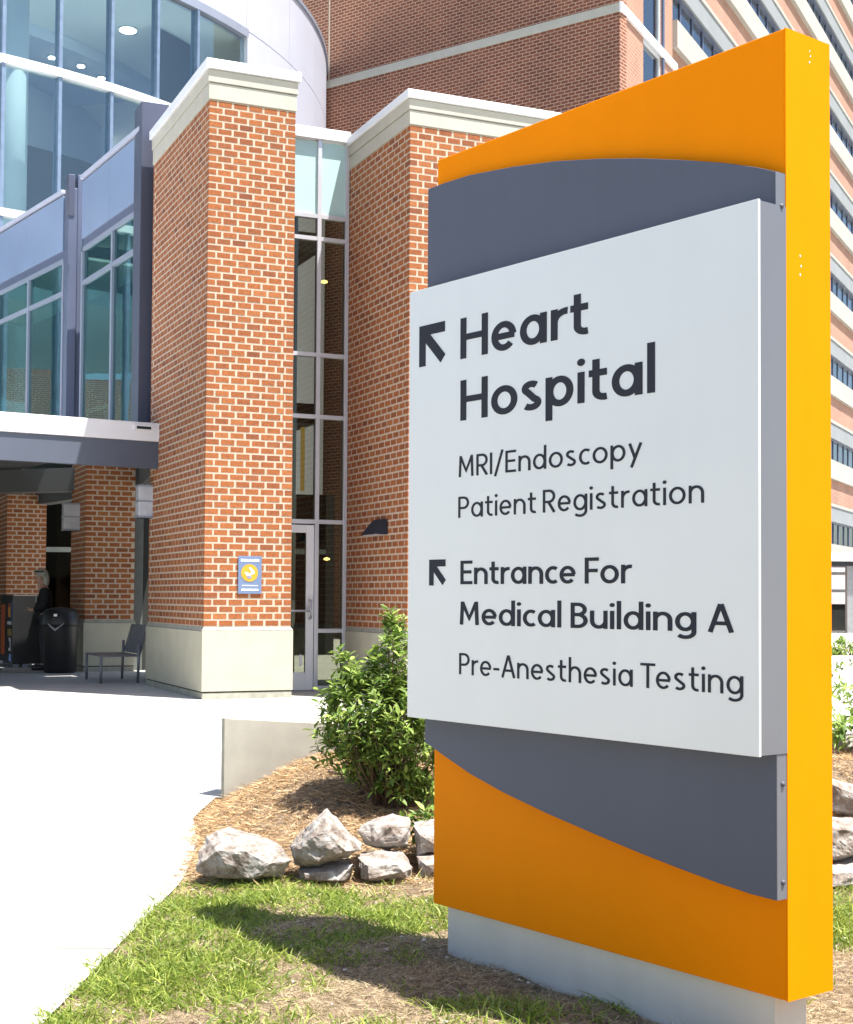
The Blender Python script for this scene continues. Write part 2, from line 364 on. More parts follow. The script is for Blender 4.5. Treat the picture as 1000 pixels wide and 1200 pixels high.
# ------------------------------------------------------------------ glazed entrance between the piers
ge = thing('glass_entrance', 'narrow tall glazed entrance with white frames between two brick piers', 'entrance', tuple(loc1(1.19, 1.10)), A)
GW = 1.165                     # opening width
def zy(y, Y=20.4, x=375): return onY(x, y, Y).z
RT = [zy(160), zy(257), zy(283), zy(418), zy(490), zy(612), zy(739)]
XM = GW-.45
fr = MB()
fr.box(XM-.03, XM+.03, -.05, .05, .27, RT[0]-.10); fr.box(GW-.055, GW, -.05, .05, .27, RT[0]-.10)
fr.box(0, .05, -.05, .05, .27, RT[0]-.10)
fr.build('mullion', M['frame_pale'], ge, bevel=.004)
for z in RT[1:6]:
    fb = MB(); fb.box(.05, XM-.03, -.045, .045, z-.028, z+.028); fb.box(XM+.03, GW-.055, -.045, .045, z-.028, z+.028); fb.build('rail', M['frame_pale'], ge)
boxo('rail', M['frame_pale'], ge, XM+.03, GW-.055, -.045, .045, RT[6]-.028, RT[6]+.028)
boxo('rail', M['frame_pale'], ge, XM+.03, GW-.055, -.045, .045, .28, .34)
boxo('head_flashing', M['white_metal'], ge, -.02, GW+.0, -.09, .3, RT[0]-.10, RT[0]+.06, bevel=.005)
zs = [RT[0]-.10]+RT[1:]
for i in range(6):
    zt_, zb_ = zs[i]-.02, zs[i+1]+.03
    for a, b in ((.05, XM-.03), (XM+.03, GW-.055)):
        if i == 5 and a < .1: continue
        boxo('pane', gl_span if i == 0 else gl_dark, ge, a, b, -.008, .008, zb_, zt_)
boxo('pane', gl_dark, ge, XM+.03, GW-.055, -.008, .008, .34, RT[6]-.03)
# door leaf
dr = MB(); dx0, dx1 = .055, XM-.035; dz1 = RT[5]-.05
dr.box(dx1-.115, dx1, -.03, .03, .285, dz1); dr.box(dx0, dx0+.115, -.03, .03, .285, dz1); dr.box(dx0+.115, dx1-.115, -.03, .03, dz1-.11, dz1); dr.box(dx0+.115, dx1-.115, -.03, .03, .285, .53)
door = dr.build('door', M['white_metal'], ge, bevel=.004)
boxo('pane', gl_dark, door, dx0+.115, dx1-.115, -.007, .007, .53, dz1-.11)
hz = zy(714, 20.3, 355)
hd = MB(); hd.tube([(dx1-.06, -.03, hz+.13), (dx1-.06, -.11, hz+.12), (dx1-.08, -.13, hz), (dx1-.06, -.11, hz-.12), (dx1-.06, -.03, hz-.13)], .017); hd.tube([(dx0+.05, -.09, hz-.02), (dx1-.06, -.09, hz-.02)], .014)
hd.tube([(dx0+.06, -.03, hz-.02), (dx0+.06, -.09, hz-.02)], .014); hd.build('handle', M['frame_pale'], door, smooth=True)
boxo('pane_sticker', M['white_metal'], door, dx1-.20, dx1-.16, -.012, -.008, .62, .78)
# lobby behind
lb = thing('lobby', 'dark lobby with small warm lamps seen through the narrow glazed entrance', 'room', tuple(loc1(1.19, 1.10)), A)
mb = MB(); mb.box(-.02, .02, .12, 3.5, .2, 8); mb.box(GW-.02, GW+.02, 2.3, 3.5, .2, 8); mb.box(.02, GW-.02, 3.4, 3.5, .2, 8)
mb.build('wall', M['dark'], lb); boxo('floor', M['dark'], lb, .02, GW-.02, .12, 3.4, .2, .262)
for z in (2.75, 4.2, 6.8): boxo('floor_slab', M['dark'], lb, .02, GW-.02, 1.2, 3.4, z, z+.3)
lamp = emis('warm_lamp', (1, .72, .25), 3.0)
def lampat(px, py, rr, par=lb, lat=.9):
    Y = 21.0; pnt = onY(px, py, Y); d = pnt-Vector(lb.location); q = Vector((d.dot(E_), d.dot(NN), pnt.z))
    MB().lathe([(.01, -rr*.5), (rr, -rr*.3), (rr, rr*.2), (.01, rr*.5)], q, 12).build('lamp', lamp, lb, smooth=True)
lampat(380, 330, .05); lampat(383, 655, .045)
q = onY(355, 540, 21.2)-Vector(lb.location); q = (q.dot(E_), q.dot(NN), onY(355, 540, 21.2).z)
boxo('gold_glow', emis('amber_glow', (.55, .36, .1), .35), lb, q[0]-.03, q[0]+.03, q[1], q[1]+.02, q[2]-.45, q[2]+.5)  # upright gold glow, painted as an emissive strip
# wedge lamp on pier 2's left face
wl = thing('wall_lamp', 'dark wedge-shaped wall lamp on the left side of the second pier', 'wall lamp', (P2[0], P2[1], 0), A)
z0 = onY(437, 627, 19.3).z; z1 = z0+.20; y0, y1 = .66, 1.18
mb = MB(); mb.add([(-.20, y0+.0, z0), (-.20, y1, z0), (-.003, y1, z0), (-.003, y0, z0), (-.09, y0+.02, z1), (-.09, y1-.2, z1), (-.003, y1-.2, z1), (-.003, y0+.02, z1)],
    [(0,3,2,1),(4,5,6,7),(0,1,5,4),(1,2,6,5),(2,3,7,6),(3,0,4,7)]); mb.build('housing', mat('lamp_black', (.025, .026, .036), .6, spec=.2), wl, bevel=.006, fix=True)
boxo('lens', M['frame_pale'], wl, -.17, -.03, y0+.05, y1-.05, z0-.008, z0-.002)
# plaque on pier 1
pl = thing('plaque', 'small blue-grey plaque with yellow disc fixed to the brick pier', 'sign', tuple(loc1(0, 0)), A)
def on1(px, py): 
    p_ = onP(px, py, loc1(0, 0, 0), -NN); d = p_-loc1(0, 0, 0); return d.dot(E_), p_.z
u0, zt_ = on1(279, 651.5); u1, zb_ = on1(306, 696)
boxo('plate', mat('plaque_blue', (.13, .18, .30), .4, 0, .03, 5), pl, u0, u1, -.02, -.005, zb_, zt_, bevel=.003)
cu, cz = on1(292, 671.5); rr = (u1-u0)*.36
mb = MB(); ang = [2*math.pi*i/28 for i in range(28)]
mb.prismxz([(cu+rr*math.cos(a), cz+rr*math.sin(a)) for a in ang], -.024, -.0205); mb.build('disc', mat('plaque_yellow', (.55, .30, .02), .4), pl)
mb = MB(); mb.prismxz([(cu-rr*.62, cz+rr*.02), (cu-rr*.35, cz-rr*.30), (cu+rr*.05, cz-rr*.30), (cu+rr*.62, cz-rr*.02), (cu+rr*.55, cz+rr*.2), (cu+rr*.1, cz+rr*.66), (cu-rr*.1, cz+rr*.6), (cu+rr*.25, cz+rr*.05), (cu-rr*.1, cz-rr*.08), (cu-rr*.3, cz+rr*.12)], -.027, -.0243); mb.build('emblem', M['white_metal'], pl)
mb = MB(); mb.prismxz([(cu-rr*.35, cz-rr*.42), (cu-rr*.2, cz-rr*.62), (cu+rr*.2, cz-rr*.6), (cu+rr*.2, cz-rr*.38)], -.027, -.0243); mb.build('emblem', mat('plaque_ink', (.2, .25, .5), .4), pl)
mb = MB()
def rowmarks(zc, h, x0, x1, nn):
    x = x0
    for i in range(nn):
        wv = (x1-x0)/nn; mb.box(x+wv*.1, x+wv*.82, -.0225, -.0203, zc-h/2, zc+h/2*random.uniform(.6, 1)); x += wv
hh = zt_-zb_
rowmarks(zt_-hh*.11, hh*.075, u0+.03, u1-.03, 7); rowmarks(zb_+hh*.11, hh*.06, u0+.04, u1-.04, 9); rowmarks(zb_+hh*.22, hh*.03, u0+.05, u1-.05, 10)
mb.build('lettering', M['white_metal'], pl)

# ------------------------------------------------------------------ window bays above the canopy
def wall_frame(p, dx, dy):
    a = math.atan2(dy, dx); return a
def bay(label, sx, sy, dx, dy, L_, ms, js, ZT, ZB, ZR):
    # walls run from the start point away to the left; local x is along the run
    a = math.atan2(-dy, -dx)      # local +x points back towards the start, so that local -y faces the camera side
    n_ = math.hypot(dx, dy); dx /= n_; dy /= n_
    o = thing('window_bay', label, 'window wall', (sx+dx*L_, sy+dy*L_, 0), a)
    X = lambda t: L_-t
    Z0 = 4.1
    prev = 0
    for j in js+[L_]:
        boxo('spandrel_panel', M['blue_metal'], o, X(j)+.004, X(prev)-.004, -.05, .12, ZB, ZT-.10, bevel=.004); prev = j
    boxo('coping', M['lav_metal'], o, X(L_), X(0), -.09, .16, ZT-.07, ZT, bevel=.004); boxo('reveal', M['dark'], o, X(L_), X(0), -.03, .1, ZT-.10, ZT-.07)
    boxo('head', M['slate_metal'], o, X(L_), X(0), -.02, .12, ZB-.14, ZB-.003)
    boxo('frame_head', M['frame'], o, X(L_), X(0), -.035, .06, ZB-.22, ZB-.143)
    boxo('transom', M['frame'], o, X(L_), X(0), -.04, .06, ZR-.04, ZR+.04)
    e = [0]+ms+[L_]
    for i, q_ in enumerate(e):
        boxo('mullion', M['frame'], o, X(q_)-.04, X(q_)+.04, -.045, .062, Z0, ZB-.222)
    for q_, q2 in zip(e, e[1:]):
        boxo('pane', gl_bay, o, X(q2)+.04, X(q_)-.04, -.006, .006, ZR+.04, ZB-.222)
        boxo('pane', gl_bay, o, X(q2)+.04, X(q_)-.04, -.006, .006, Z0, ZR-.04)
    boxo('inner_wall', M['dark'], o, X(L_), X(0), 1.8, 1.85, Z0, ZT); boxo('inner_rail', M['int_white'], o, X(L_), X(0), .9, .95, 5.0, 5.06)
    boxo('inner_ceiling', M['ceiling'], o, X(L_), X(0), .12, 1.8, ZB-.1, ZB-.05)
    return o
bay('first window bay with blue panel band, next to the tall pier', -4.36, 21.75, -.504, .864, 3.05, [1.42], [1.6], 8.79, 7.70, 6.93)
bay('second window bay with blue panel band, at left edge of the photo', -6.42, 25.15, -.578, .816, 7.0, [1.75, 3.5, 5.2], [1.85, 3.7, 5.4], 8.76, 7.68, 6.92)
ps = thing('metal_pilaster', 'broad lavender metal pilaster beside the tall brick pier', 'pilaster', (-4.37, 21.55, 0), A)
boxo('cladding', M['post'], ps, 0, .42, 0, .5, 4.0, 9.12, bevel=.006)
ps = thing('metal_pilaster', 'thin dark metal post between the two window bays', 'pilaster', (-6.27, 24.75, 0), A)
boxo('cladding', M['slate_metal'], ps, 0, .15, 0, .4, 4.1, 8.7, bevel=.005); boxo('cladding', M['slate_metal'], ps, .16, .24, .03, .4, 4.1, 8.95, bevel=.004); boxo('cap', M['post'], ps, -.01, .10, -.02, .3, 8.2, 8.93, bevel=.004)

# ------------------------------------------------------------------ canopy
fa = math.atan2(1.23, 1.93)
cp = thing('entrance_canopy', 'flat entrance canopy with white upper and blue-grey lower fascia', 'canopy', (-3.90, 20.90, 0), fa)
boxo('fascia', M['fascia_white'], cp, -22, .02, 0, .12, 3.845, 4.115, bevel=.008)
boxo('fascia', M['fascia_blue'], cp, -22, .02, .03, .12, 3.45, 3.842, bevel=.006)
boxo('roof', M['fascia_white'], cp, -22, 0, .12, 13, 3.98, 4.09); boxo('soffit', M['soffit'], cp, -22, 0, .12, 13, 3.93, 3.975)  # canopy runs on out of view, lengthened to darken the porch
sc = boxo('scupper', M['fascia_white'], cp, -.42, -.12, -.03, -.002, 3.985, 4.075); boxo('slot', M['dark'], sc, -.38, -.16, -.034, -.0305, 4.01, 4.05)
def beam(a, b, w, z0, z1):
    a = Vector(a); b = Vector(b); d = (b-a).normalized(); n = Vector((-d.y, d.x))
    q = [a-n*w/2, b-n*w/2, b+n*w/2, a+n*w/2]
    inv = Matrix.Rotation(-fa, 2); o_ = Vector((-3.90, 20.90))
    MB().prism([tuple(inv @ (x-o_)) for x in q], z0, z1).build('beam', M['soffit'], cp)
beam((-5.0, 25.5), (-3.9, 21.6), .3, 3.52, 3.925); beam((-8.0, 29.6), (-5.5, 26.0), .3, 3.45, 3.925); beam((-12, 28.5), (-6.2, 26.2), .35, 3.5, 3.925)
# rear wall of the porch: dark glass doors
pr = thing('porch_wall', 'dark glazed doors and frames at the back of the porch', 'wall', (-23, 30.6, 0), A*.2)
boxo('wall', M['dark'], pr, 0, 21, .5, .6, .2, 3.93)
for i in range(16): 
    boxo('door_frame', mat('door_frame_green_grey', (.10, .115, .11), .5) if i == 0 else bpy.data.materials['door_frame_green_grey'], pr, i*1.3, i*1.3+.09, 0, .12, .26, 3.9)
    boxo('pane', gl_porch, pr, i*1.3+.09, i*1.3+1.3, .05, .06, .28, 3.9)
    boxo('rail', bpy.data.materials['door_frame_green_grey'], pr, i*1.3+.09, i*1.3+1.3, 0, .12, 2.55, 2.66)
dj = thing('door_jamb', 'grey green metal door jamb between shaded pier and tall pier', 'door frame', (-5.24, 25.50, 0), A)
boxo('jamb', bpy.data.materials['door_frame_green_grey'], dj, 0, .2, 0, .12, .263, 3.9); boxo('jamb', M['dark'], dj, .2, 1.5, .06, .12, .263, 3.9)  # second box is a dark sheet added to close the bright sky gap

def sconce(label, px, py, Y, s=1.0):
    p_ = onY(px, py, Y); o = thing('wall_sconce', label, 'wall lamp', tuple(p_), A, 'box sconces on the porch piers')
    w, h = .17*s, .245*s
    boxo('shade', mat('frosted_sconce', (.52, .54, .60), .25, .1) if 'frosted_sconce' not in bpy.data.materials else bpy.data.materials['frosted_sconce'], o, -w, w*.8, -w*.7, w*.7, -h, h, bevel=.01)
    for z in (-h, h-.03): boxo('band', M['frame'], o, -w-.006, w*.8+.006, -w*.7-.006, w*.7+.006, z, z+.03)
    boxo('band', M['frame'], o, -w-.006, w*.8+.006, -w*.7-.006, w*.7+.006, -.012, .012)
    boxo('bracket', M['slate_metal'], o, w*.8+.007, w*1.3, -.05, .05, -h*.8, h*.8)
    return o
sconce('silver box lamp on the back corner of the tall sunlit pier', 174, 588, 21.3); sconce('silver box lamp on the shaded pier above the bin', 85, 606, 25.6)

# ------------------------------------------------------------------ drum
DC = Vector((-19.2, 44.5)); DR = 15.9
def dp(th, r=DR, z=0): a = math.radians(th); return Vector((DC.x+r*math.sin(a), DC.y-r*math.cos(a), z))
def dth(px):
    lo, hi = 20., 93.
    for _ in range(50):
        md = (lo+hi)/2
        q = proj(dp(md, DR, 14))
        if q[0] < px: lo = md
        else: hi = md
    return lo
dm = thing('glass_drum', 'large curved glass drum with pale metal panel end and white bands', 'building', (DC.x, DC.y, 0))
TE = dth(285); T2 = dth(229)
ZBAR = 13.62; ZLO = 10.15; ZHD = onP(240, 17, dp(dth(240)), (dp(dth(240))-DC.to_3d())).z
ZPAR = 18.75
def arcwall(t0, t1, r0, r1, z0, z1, step=1.2, mb=None):
    mb = mb or MB(); n = max(1, int(abs(t1-t0)/step)); k = len(mb.v)
    for i in range(n+1):
        t = t0+(t1-t0)*i/n
        for r in (r0, r1):
            for z in (z0, z1): v = dp(t, r, z); mb.v.append((v.x-DC.x, v.y-DC.y, v.z))
    for i in range(n):
        a = k+i*4; b = a+4
        for f in ((a+2, b+2, b+3, a+3), (b, a, a+1, b+1), (a+1, a+3, b+3, b+1), (b, b+2, a+2, a)): mb.f.append(f); mb.mi.append(0)
    e = k+n*4; mb.f += [(k, k+2, k+3, k+1), (e, e+1, e+3, e+2)]; mb.mi += [0, 0]
    return mb
ths = [T2-4.9*i for i in range(0, 16)]
edges_ = [TE]+ths
pan = MB()
zrows = [(4.2, ZLO), (ZLO, ZBAR), (ZBAR, ZHD)]
for a, b in zip(edges_, edges_[1:]):
    for z0, z1 in zrows:
        arcwall(b, a, DR-.02, DR, z0+.05, z1-.05, 2.5).build('pane', gl_drum, dm, fix=True)
for t in ths:
    o = MB().box(-.042, .042, -.09, .14, 4.2, ZHD).build('mullion', mat('drum_mullion', (.17, .23, .33), .4, .3) if 'drum_mullion' not in bpy.data.materials else bpy.data.materials['drum_mullion'], dm)
    v = dp(t)-DC.to_3d(); o.location = v; o.rotation_euler = (0, 0, math.radians(t))
for z, h in ((ZBAR, .13), (ZLO, .12)): arcwall(ths[-1], TE, DR-.12, DR+.13, z-h*.72, z+h*.72).build('band', M['white_metal'], dm, fix=True)
arcwall(ths[-1], TE+.3, DR-.12, DR+.10, ZHD, ZHD+.22).build('head_trim', M['frame'], dm, fix=True)
arcwall(TE, TE+.55, DR-.12, DR+.11, 4.2, ZHD-.003).build('jamb', M['frame_pale'], dm, fix=True)
t = TE+.56
while t < 150:
    t2 = min(t+9, 151); arcwall(t+.02, t2-.02, DR-.15, DR+.02, 4.2, ZHD+.20, .8).build('cladding_panel', M['lav_metal'], dm, fix=True); t = t2
t = ths[-1]
while t < 150:
    t2 = min(t+9, 151); arcwall(t+.02, t2-.02, DR-.15, DR+.02, ZHD+.225, ZPAR-.12, .8).build('cladding_panel', M['lav_metal'], dm, fix=True); t = t2
arcwall(ths[-1], 151, DR-.25, DR+.07, ZPAR-.115, ZPAR, .8).build('coping', M['frame'], dm, fix=True)
mb = MB(); mb.prism([(dp(t, DR-.3).x-DC.x, dp(t, DR-.3).y-DC.y) for t in range(-20, 151, 3)], ZHD+.05, ZHD+.2); mb.build('ceiling', M['ceiling'], dm)
mb = MB(); mb.prism([(dp(t, DR-.5).x-DC.x, dp(t, DR-.5).y-DC.y) for t in range(-20, 151, 3)], 8.4, 8.75); mb.build('floor_slab', M['int_white'], dm)
# interior: dropped round soffit, dark wall, white column
arcwall(-20, 75, 1, 11.75, ZHD-.27, ZHD-.2, 3).build('bulkhead', M['bulk'], dm, fix=True)
arcwall(-20, 75, 11.5, 11.75, ZHD-.2, ZHD+.04, 2).build('bulkhead', M['bulk'], dm, fix=True)
arcwall(-20, 100, 8.6, 8.8, 8.75, ZHD, 3).build('inner_wall', M['bulk'], dm, fix=True)
_d = ray(70, 180); _k = min((abs(math.hypot(CAMP.x+_d.x*k-DC.x, CAMP.y+_d.y*k-DC.y)-12.6), k) for k in [25+.02*i for i in range(900)])[1]
arcwall(-20, 56, 12.5, 12.6, 8.75, 1.6+_d.z*_k, 3).build('inner_wall', M['brown_dark'], dm, fix=True)
arcwall(57.7, 64.5, 14.2, 14.3, 8.75, ZHD-.0, 3).build('curtain', M['brown_dark'], dm, fix=True)
tc_ = dth(42); v = dp(tc_, DR-1.2)-DC.to_3d(); MB().lathe([(.34, 8.75), (.34, ZHD+.04)], (v.x, v.y, 0), 28).build('column', M['int_white'], dm, smooth=True)
dl = emis('downlight_glow', (1, .93, .75), 14)
def ceil_light(px, py, z, r, mm):
    d = ray(px, py); q = CAMP+d*((z-1.6)/d.z)
    MB().lathe([(r*1.25, -.03), (r*1.25, .05)], (q.x-DC.x, q.y-DC.y, z), 24).build('light_trim', M['int_white'], dm)
    MB().lathe([(r, -.05), (r, -.032)], (q.x-DC.x, q.y-DC.y, z), 24).build('downlight', mm, dm)
ceil_light(150, 34, ZHD+.04, .20, dl)
for a_, b_ in ((61, 66), (95, 76), (119, 90)): ceil_light(a_, b_, ZHD-.29, .09, dl)
ceil_light(-30, 60, ZHD+.04, .3, dl)  # extra ceiling light out of view, added to brighten the drum interior
for th_ in (-10, 5):  # two more unseen downlights, added to brighten the drum interior
    v = dp(th_, 12.6); MB().lathe([(.2, -.05), (.2, -.032)], (v.x-DC.x, v.y-DC.y, ZHD+.04), 24).build('downlight', dl, dm)

# ------------------------------------------------------------------ big shaded brick wall behind and the tower
K = Vector((5.38, 40.)); 
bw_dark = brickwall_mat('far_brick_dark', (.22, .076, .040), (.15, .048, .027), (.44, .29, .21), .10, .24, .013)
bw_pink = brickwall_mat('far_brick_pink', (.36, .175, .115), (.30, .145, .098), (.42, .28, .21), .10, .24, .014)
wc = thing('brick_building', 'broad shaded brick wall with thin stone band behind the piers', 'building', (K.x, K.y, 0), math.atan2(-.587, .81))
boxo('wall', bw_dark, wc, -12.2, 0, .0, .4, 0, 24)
zb1 = onY(720, 3, 40.0).z; boxo('stone_band', M['stone_cap'], wc, -12.2, .0, -.05, -.002, zb1-.26, zb1, bevel=.005)
boxo('pilaster_seam', M['mortar'], wc, -10.72, -10.66, -.012, -.002, zb1+.0, 24)
TA = math.atan2(.892, .451)
tw = thing('hospital_tower', 'tall pale pink brick tower with window strips and white bands', 'building', (K.x, K.y, 0), TA)
# local x runs along the facade, outward normal is local -y
boxo('wall', bw_pink, tw, .01, 2.1, .002, .05, 0, 34)
boxo('pier', bw_pink, tw, 3.85, 5.0, .002, .4, 0, 34)
boxo('stone_band', M['white_metal'], tw, -.05, 5.3, -.08, -.0, zb1-.26, zb1+.02, bevel=.005)
boxo('downpipe', M['slate_metal'], tw, 3.86, 4.0, -.06, -.001, 0, 34)
for i in range(9):
    zc = zb1-.3-3.86*(i-3); 
    if zc < 3: continue
    boxo('pane', gl_tower, tw, 2.16, 3.8, .1, .12, zc-3.4, zc-.02 if i != 3 else zc-.02); boxo('window_rail', M['white_metal'], tw, 2.1, 3.85, .04, .14, zc-3.86, zc-3.4)
boxo('jamb', M['white_metal'], tw, 2.1, 2.16, .04, .14, 0, 34); boxo('jamb', M['white_metal'], tw, 3.8, 3.85, .04, .14, 0, 34)
boxo('inner_wall', mat('pale_blind', (.45, .52, .58), .8), tw, 2.1, 60, .9, 1.0, 0, 34)
HEADS = [onY(990, y, 69.4).z for y in (56, 146, 238, 331, 426, 520, 615)]
fl = (HEADS[0]-HEADS[-1])/6; HEADS = [HEADS[-1]+fl*i for i in range(9)]
band = mat('tower_white_band', (.36, .345, .31), .8, 0, .06, .6); band_shade = mat('tower_shade_band', (.22, .235, .245), .8, 0, .08, .6)  # same concrete twice: the head bands' shade is put into the greyer colour
wme = MB(); wme.box(0, .08, -.02, .08, 0, 1.06); wme.box(1.22, 1.34, -.02, .08, 0, 1.06); wme.box(.08, 1.22, -.01, .06, 1.0, 1.06); wme.box(1.34, 2.6, -.01, .06, 1.0, 1.06); wme.box(.08, 1.22, -.01, .06, 0, .05); wme.box(1.34, 2.6, -.01, .06, 0, .05)
wmesh = wme.mesh('window', M['slate_metal']); pm = MB().box(.08, 1.22, .02, .04, .05, 1.0).mesh('pane', gl_tower); pm2 = MB().box(1.34, 2.6, .02, .04, .05, 1.0).mesh('pane', gl_tower)
blm = MB().box(.1, 1.2, .2, .22, .35, 1.0).mesh('blind', mat('roller_blind', (.62, .60, .54), .8))
curt = mat('dark_red_curtain', (.16, .05, .05), .8)
for i, zh in enumerate(HEADS):
    if i < len(HEADS)-1: boxo('brick_course', bw_pink, tw, 5.0, 60, .01, .3, zh+.84, HEADS[i+1]-1.93)
    boxo('sill_band', band, tw, 5.0, 60, -.16, .3, zh-1.93+.002, zh-1.06)
    boxo('head_band', band_shade, tw, 5.0, 60, -.05, .3, zh, zh+.70, bevel=.01); boxo('sill_band', band, tw, 5.0, 60, -.09, .3, zh+.703, zh+.837)
    boxo('soffit', M['slate_metal'], tw, 5.0, 60, .02, .3, zh-.05, zh-.002)
    for k in range(21):
        o = bpy.data.objects.new('window', wmesh); COL.objects.link(o); o.parent = tw; o.location = (5.0+2.6*k, .14, zh-1.06)
        for q_ in (pm, pm2): c = bpy.data.objects.new('pane', q_); COL.objects.link(c); c.parent = o
        if random.random() < .45: c = bpy.data.objects.new('blind', blm); COL.objects.link(c); c.parent = o; c.scale = (1, 1, 1); c.location = (random.choice([0, 1.25]), 0, 0)
boxo('wall', bw_pink, tw, 5.0, 60, .01, .3, 0, HEADS[0]-1.935)
boxo('parapet', band, tw, 0, 60, -.2, .4, 34.002, 34.6)
boxo('gable', bw_pink, tw, 2.4, 60, 1.1, 12, 0, 34)
for o in tw.children:
    if o.name.startswith('gable'): o.name = 'side_wall'

# covered walkway, planter and hedge seen right of the sign
wk = thing('covered_walkway', 'white flat walkway roof on grey posts right of the sign', 'walkway', (15.5, 57, 0), math.radians(2))
z1 = onY(990, 649, 57).z; boxo('roof', M['fascia_white'], wk, 0, 16, 0, 3, z1-.30, z1, bevel=.02); boxo('underside_slab', M['black'], wk, 0, 16, .05, 3, z1-.48, z1-.303)  # black slab under nearly the whole depth of the roof
for i in range(4): boxo('post', mat('walkway_grey', (.28, .29, .30), .5) if i == 0 else bpy.data.materials['walkway_grey'], wk, 1.35+i*4, 1.62+i*4, .3, .55, 0, z1-.48)
for zz in (.30, 1.02): boxo('rail', bpy.data.materials['walkway_grey'], wk, 0, 16, 2.4, 2.5, z1-.5-zz, z1-.38-zz)
sf = thing('shop_front', 'white wall with dark opening under the covered walkway', 'building', (14, 61, 0), 0)
boxo('wall', M['fascia_white'], sf, 0, 20, 0, .3, onY(990, 708, 61).z, 3.2); boxo('opening', M['dark'], sf, 0, 20, .05, .3, 0, onY(990, 708, 61).z-.003)
for i in range(7): boxo('frame', M['frame'], sf, .6+i*2.2, .75+i*2.2, -.02, .05, 0, 1.3)
pw = thing('planter_wall', 'grey concrete planter wall right of the sign, below the walkway', 'low wall', (9.5, 36, 0), math.radians(3))
boxo('wall', M['concrete2'], pw, 0, 12, 0, .4, 0, onY(990, 757, 36).z, bevel=.01)

# ------------------------------------------------------------------ building reflected in the bay windows (left, outside the frame)
rb = thing('neighbouring_building', 'low brick office block beyond the left edge, mirrored in the windows', 'building', (-70, 64, 0), math.radians(-35))
boxo('wall', bw_dark, rb, 0, 30, 0, 12, 0, 12); boxo('wall', bw_dark, rb, 6, 14, 1, 8, 12, 15.5); boxo('roof', band, rb, -.2, 30.2, -.2, 12.2, 12.002, 12.4) if False else None
for k in range(9):
    for zz in (2, 5.4, 8.8): boxo('window', gl_tower, rb, 1.5+3.1*k, 3.3+3.1*k, -.03, -.005, zz, zz+1.8)

# ------------------------------------------------------------------ things in the porch
def at2(px, Y): return onY(px, 700, Y).x
# litter bin
bn = thing('litter_bin', 'black round litter bin with white bag edge beside shaded pier', 'bin', (at2(71.5, 24.7), 24.7, ZP), 0)
MB().lathe([(.25, 0), (.27, .02), (.305, .80), (.31, .82)], seg=28).build('body', M['black'], bn, smooth=True)
mb = MB(); mb.lathe([(.325, .80), (.33, .84), (.32, .90), (.30, 1.03), (.24, 1.09), (.12, 1.115), (.02, 1.12)], seg=28); mb.build('lid', M['black'], bn, smooth=True)
mb = MB(); mb.add([(-.14, -.345, .86), (0, -.36, .76), (.16, -.345, .87), (.13, -.352, .83), (0, -.362, .72), (-.10, -.352, .80)], [(0, 5, 4, 1), (1, 4, 3, 2)]); mb.build('bag', mat('white_bag', (.30, .30, .32), .6), bn)
boxo('flap_badge', M['frame_pale'], bn, -.035, .02, -.325, -.318, .97, 1.01)
# drinks cooler
ck = thing('drinks_cooler', 'low black drinks cooler with coloured print at the left edge', 'cooler', (at2(15, 26.2), 26.2, ZP), A)
boxo('cabinet', M['black'], ck, 0, .56, 0, 1.7, .07, 1.33, bevel=.015)
def pr_(c, y0, y1, z0, z1, n='print'): 
    key = 'print_%02d%02d%02d' % tuple(int(v*99) for v in c); mm_ = bpy.data.materials.get(key) or mat(key, c, .4)
    boxo(n, mm_, ck, -.006, -.001, y0, y1, z0, z1)
pr_((.75, .28, .02), .25, .55, .92, 1.10); pr_((.5, .10, .02), .3, .5, 1.10, 1.18); pr_((.05, .10, .28), .06, .2, .85, 1.22); pr_((.7, .72, .74), .12, .65, .78, .84)
pr_((.3, .2, .05), .1, .6, .58, .70); pr_((.65, .66, .75), .2, .28, .30, .52); pr_((.65, .66, .75), .28, .42, .48, .54); pr_((.65, .66, .75), .28, .42, .30, .35); pr_((.15, .3, .8), .12, .35, .12, .24); pr_((.5, .1, .03), 1.0, 1.5, .2, 1.15)
for y in (.1, .6, 1.1, 1.55): boxo('foot', M['frame'], ck, .05, .15, y, y+.1, 0, .068)
for x in (.2, .42): boxo('foot', M['frame'], ck, x, x+.1, .02, .1, .0, .067)
# bench
bc = thing('bench', 'grey metal bench with raised back beside the tall pier', 'bench', (-4.36, 21.95, ZP), A)
gm = mat('bench_grey', (.19, .195, .21), .45, .3)
for (x, y) in ((-.02, .0), (-.02, 1.15), (-.60, .0), (-.60, 1.15)):
    MB().tube([(x+(-.02 if x > -.3 else .0), y, 0), (x, y, .42 if x < -.3 else .62)], .022).build('leg', gm, bc, smooth=True)
MB().box(-.62, .0, -.02, 1.18, .40, .425).build('seat', gm, bc, bevel=.008)
for k in range(7):
    y = .02+k*.165; MB().add([(-.02, y, .44), (.01, y, .44), (.13, y, .88), (.10, y, .88), (-.02, y+.14, .44), (.01, y+.14, .44), (.13, y+.14, .88), (.10, y+.14, .88)], [(0,1,2,3),(4,7,6,5),(0,4,5,1),(1,5,6,2),(2,6,7,3),(3,7,4,0)]).build('back_slat', gm, bc, fix=True)

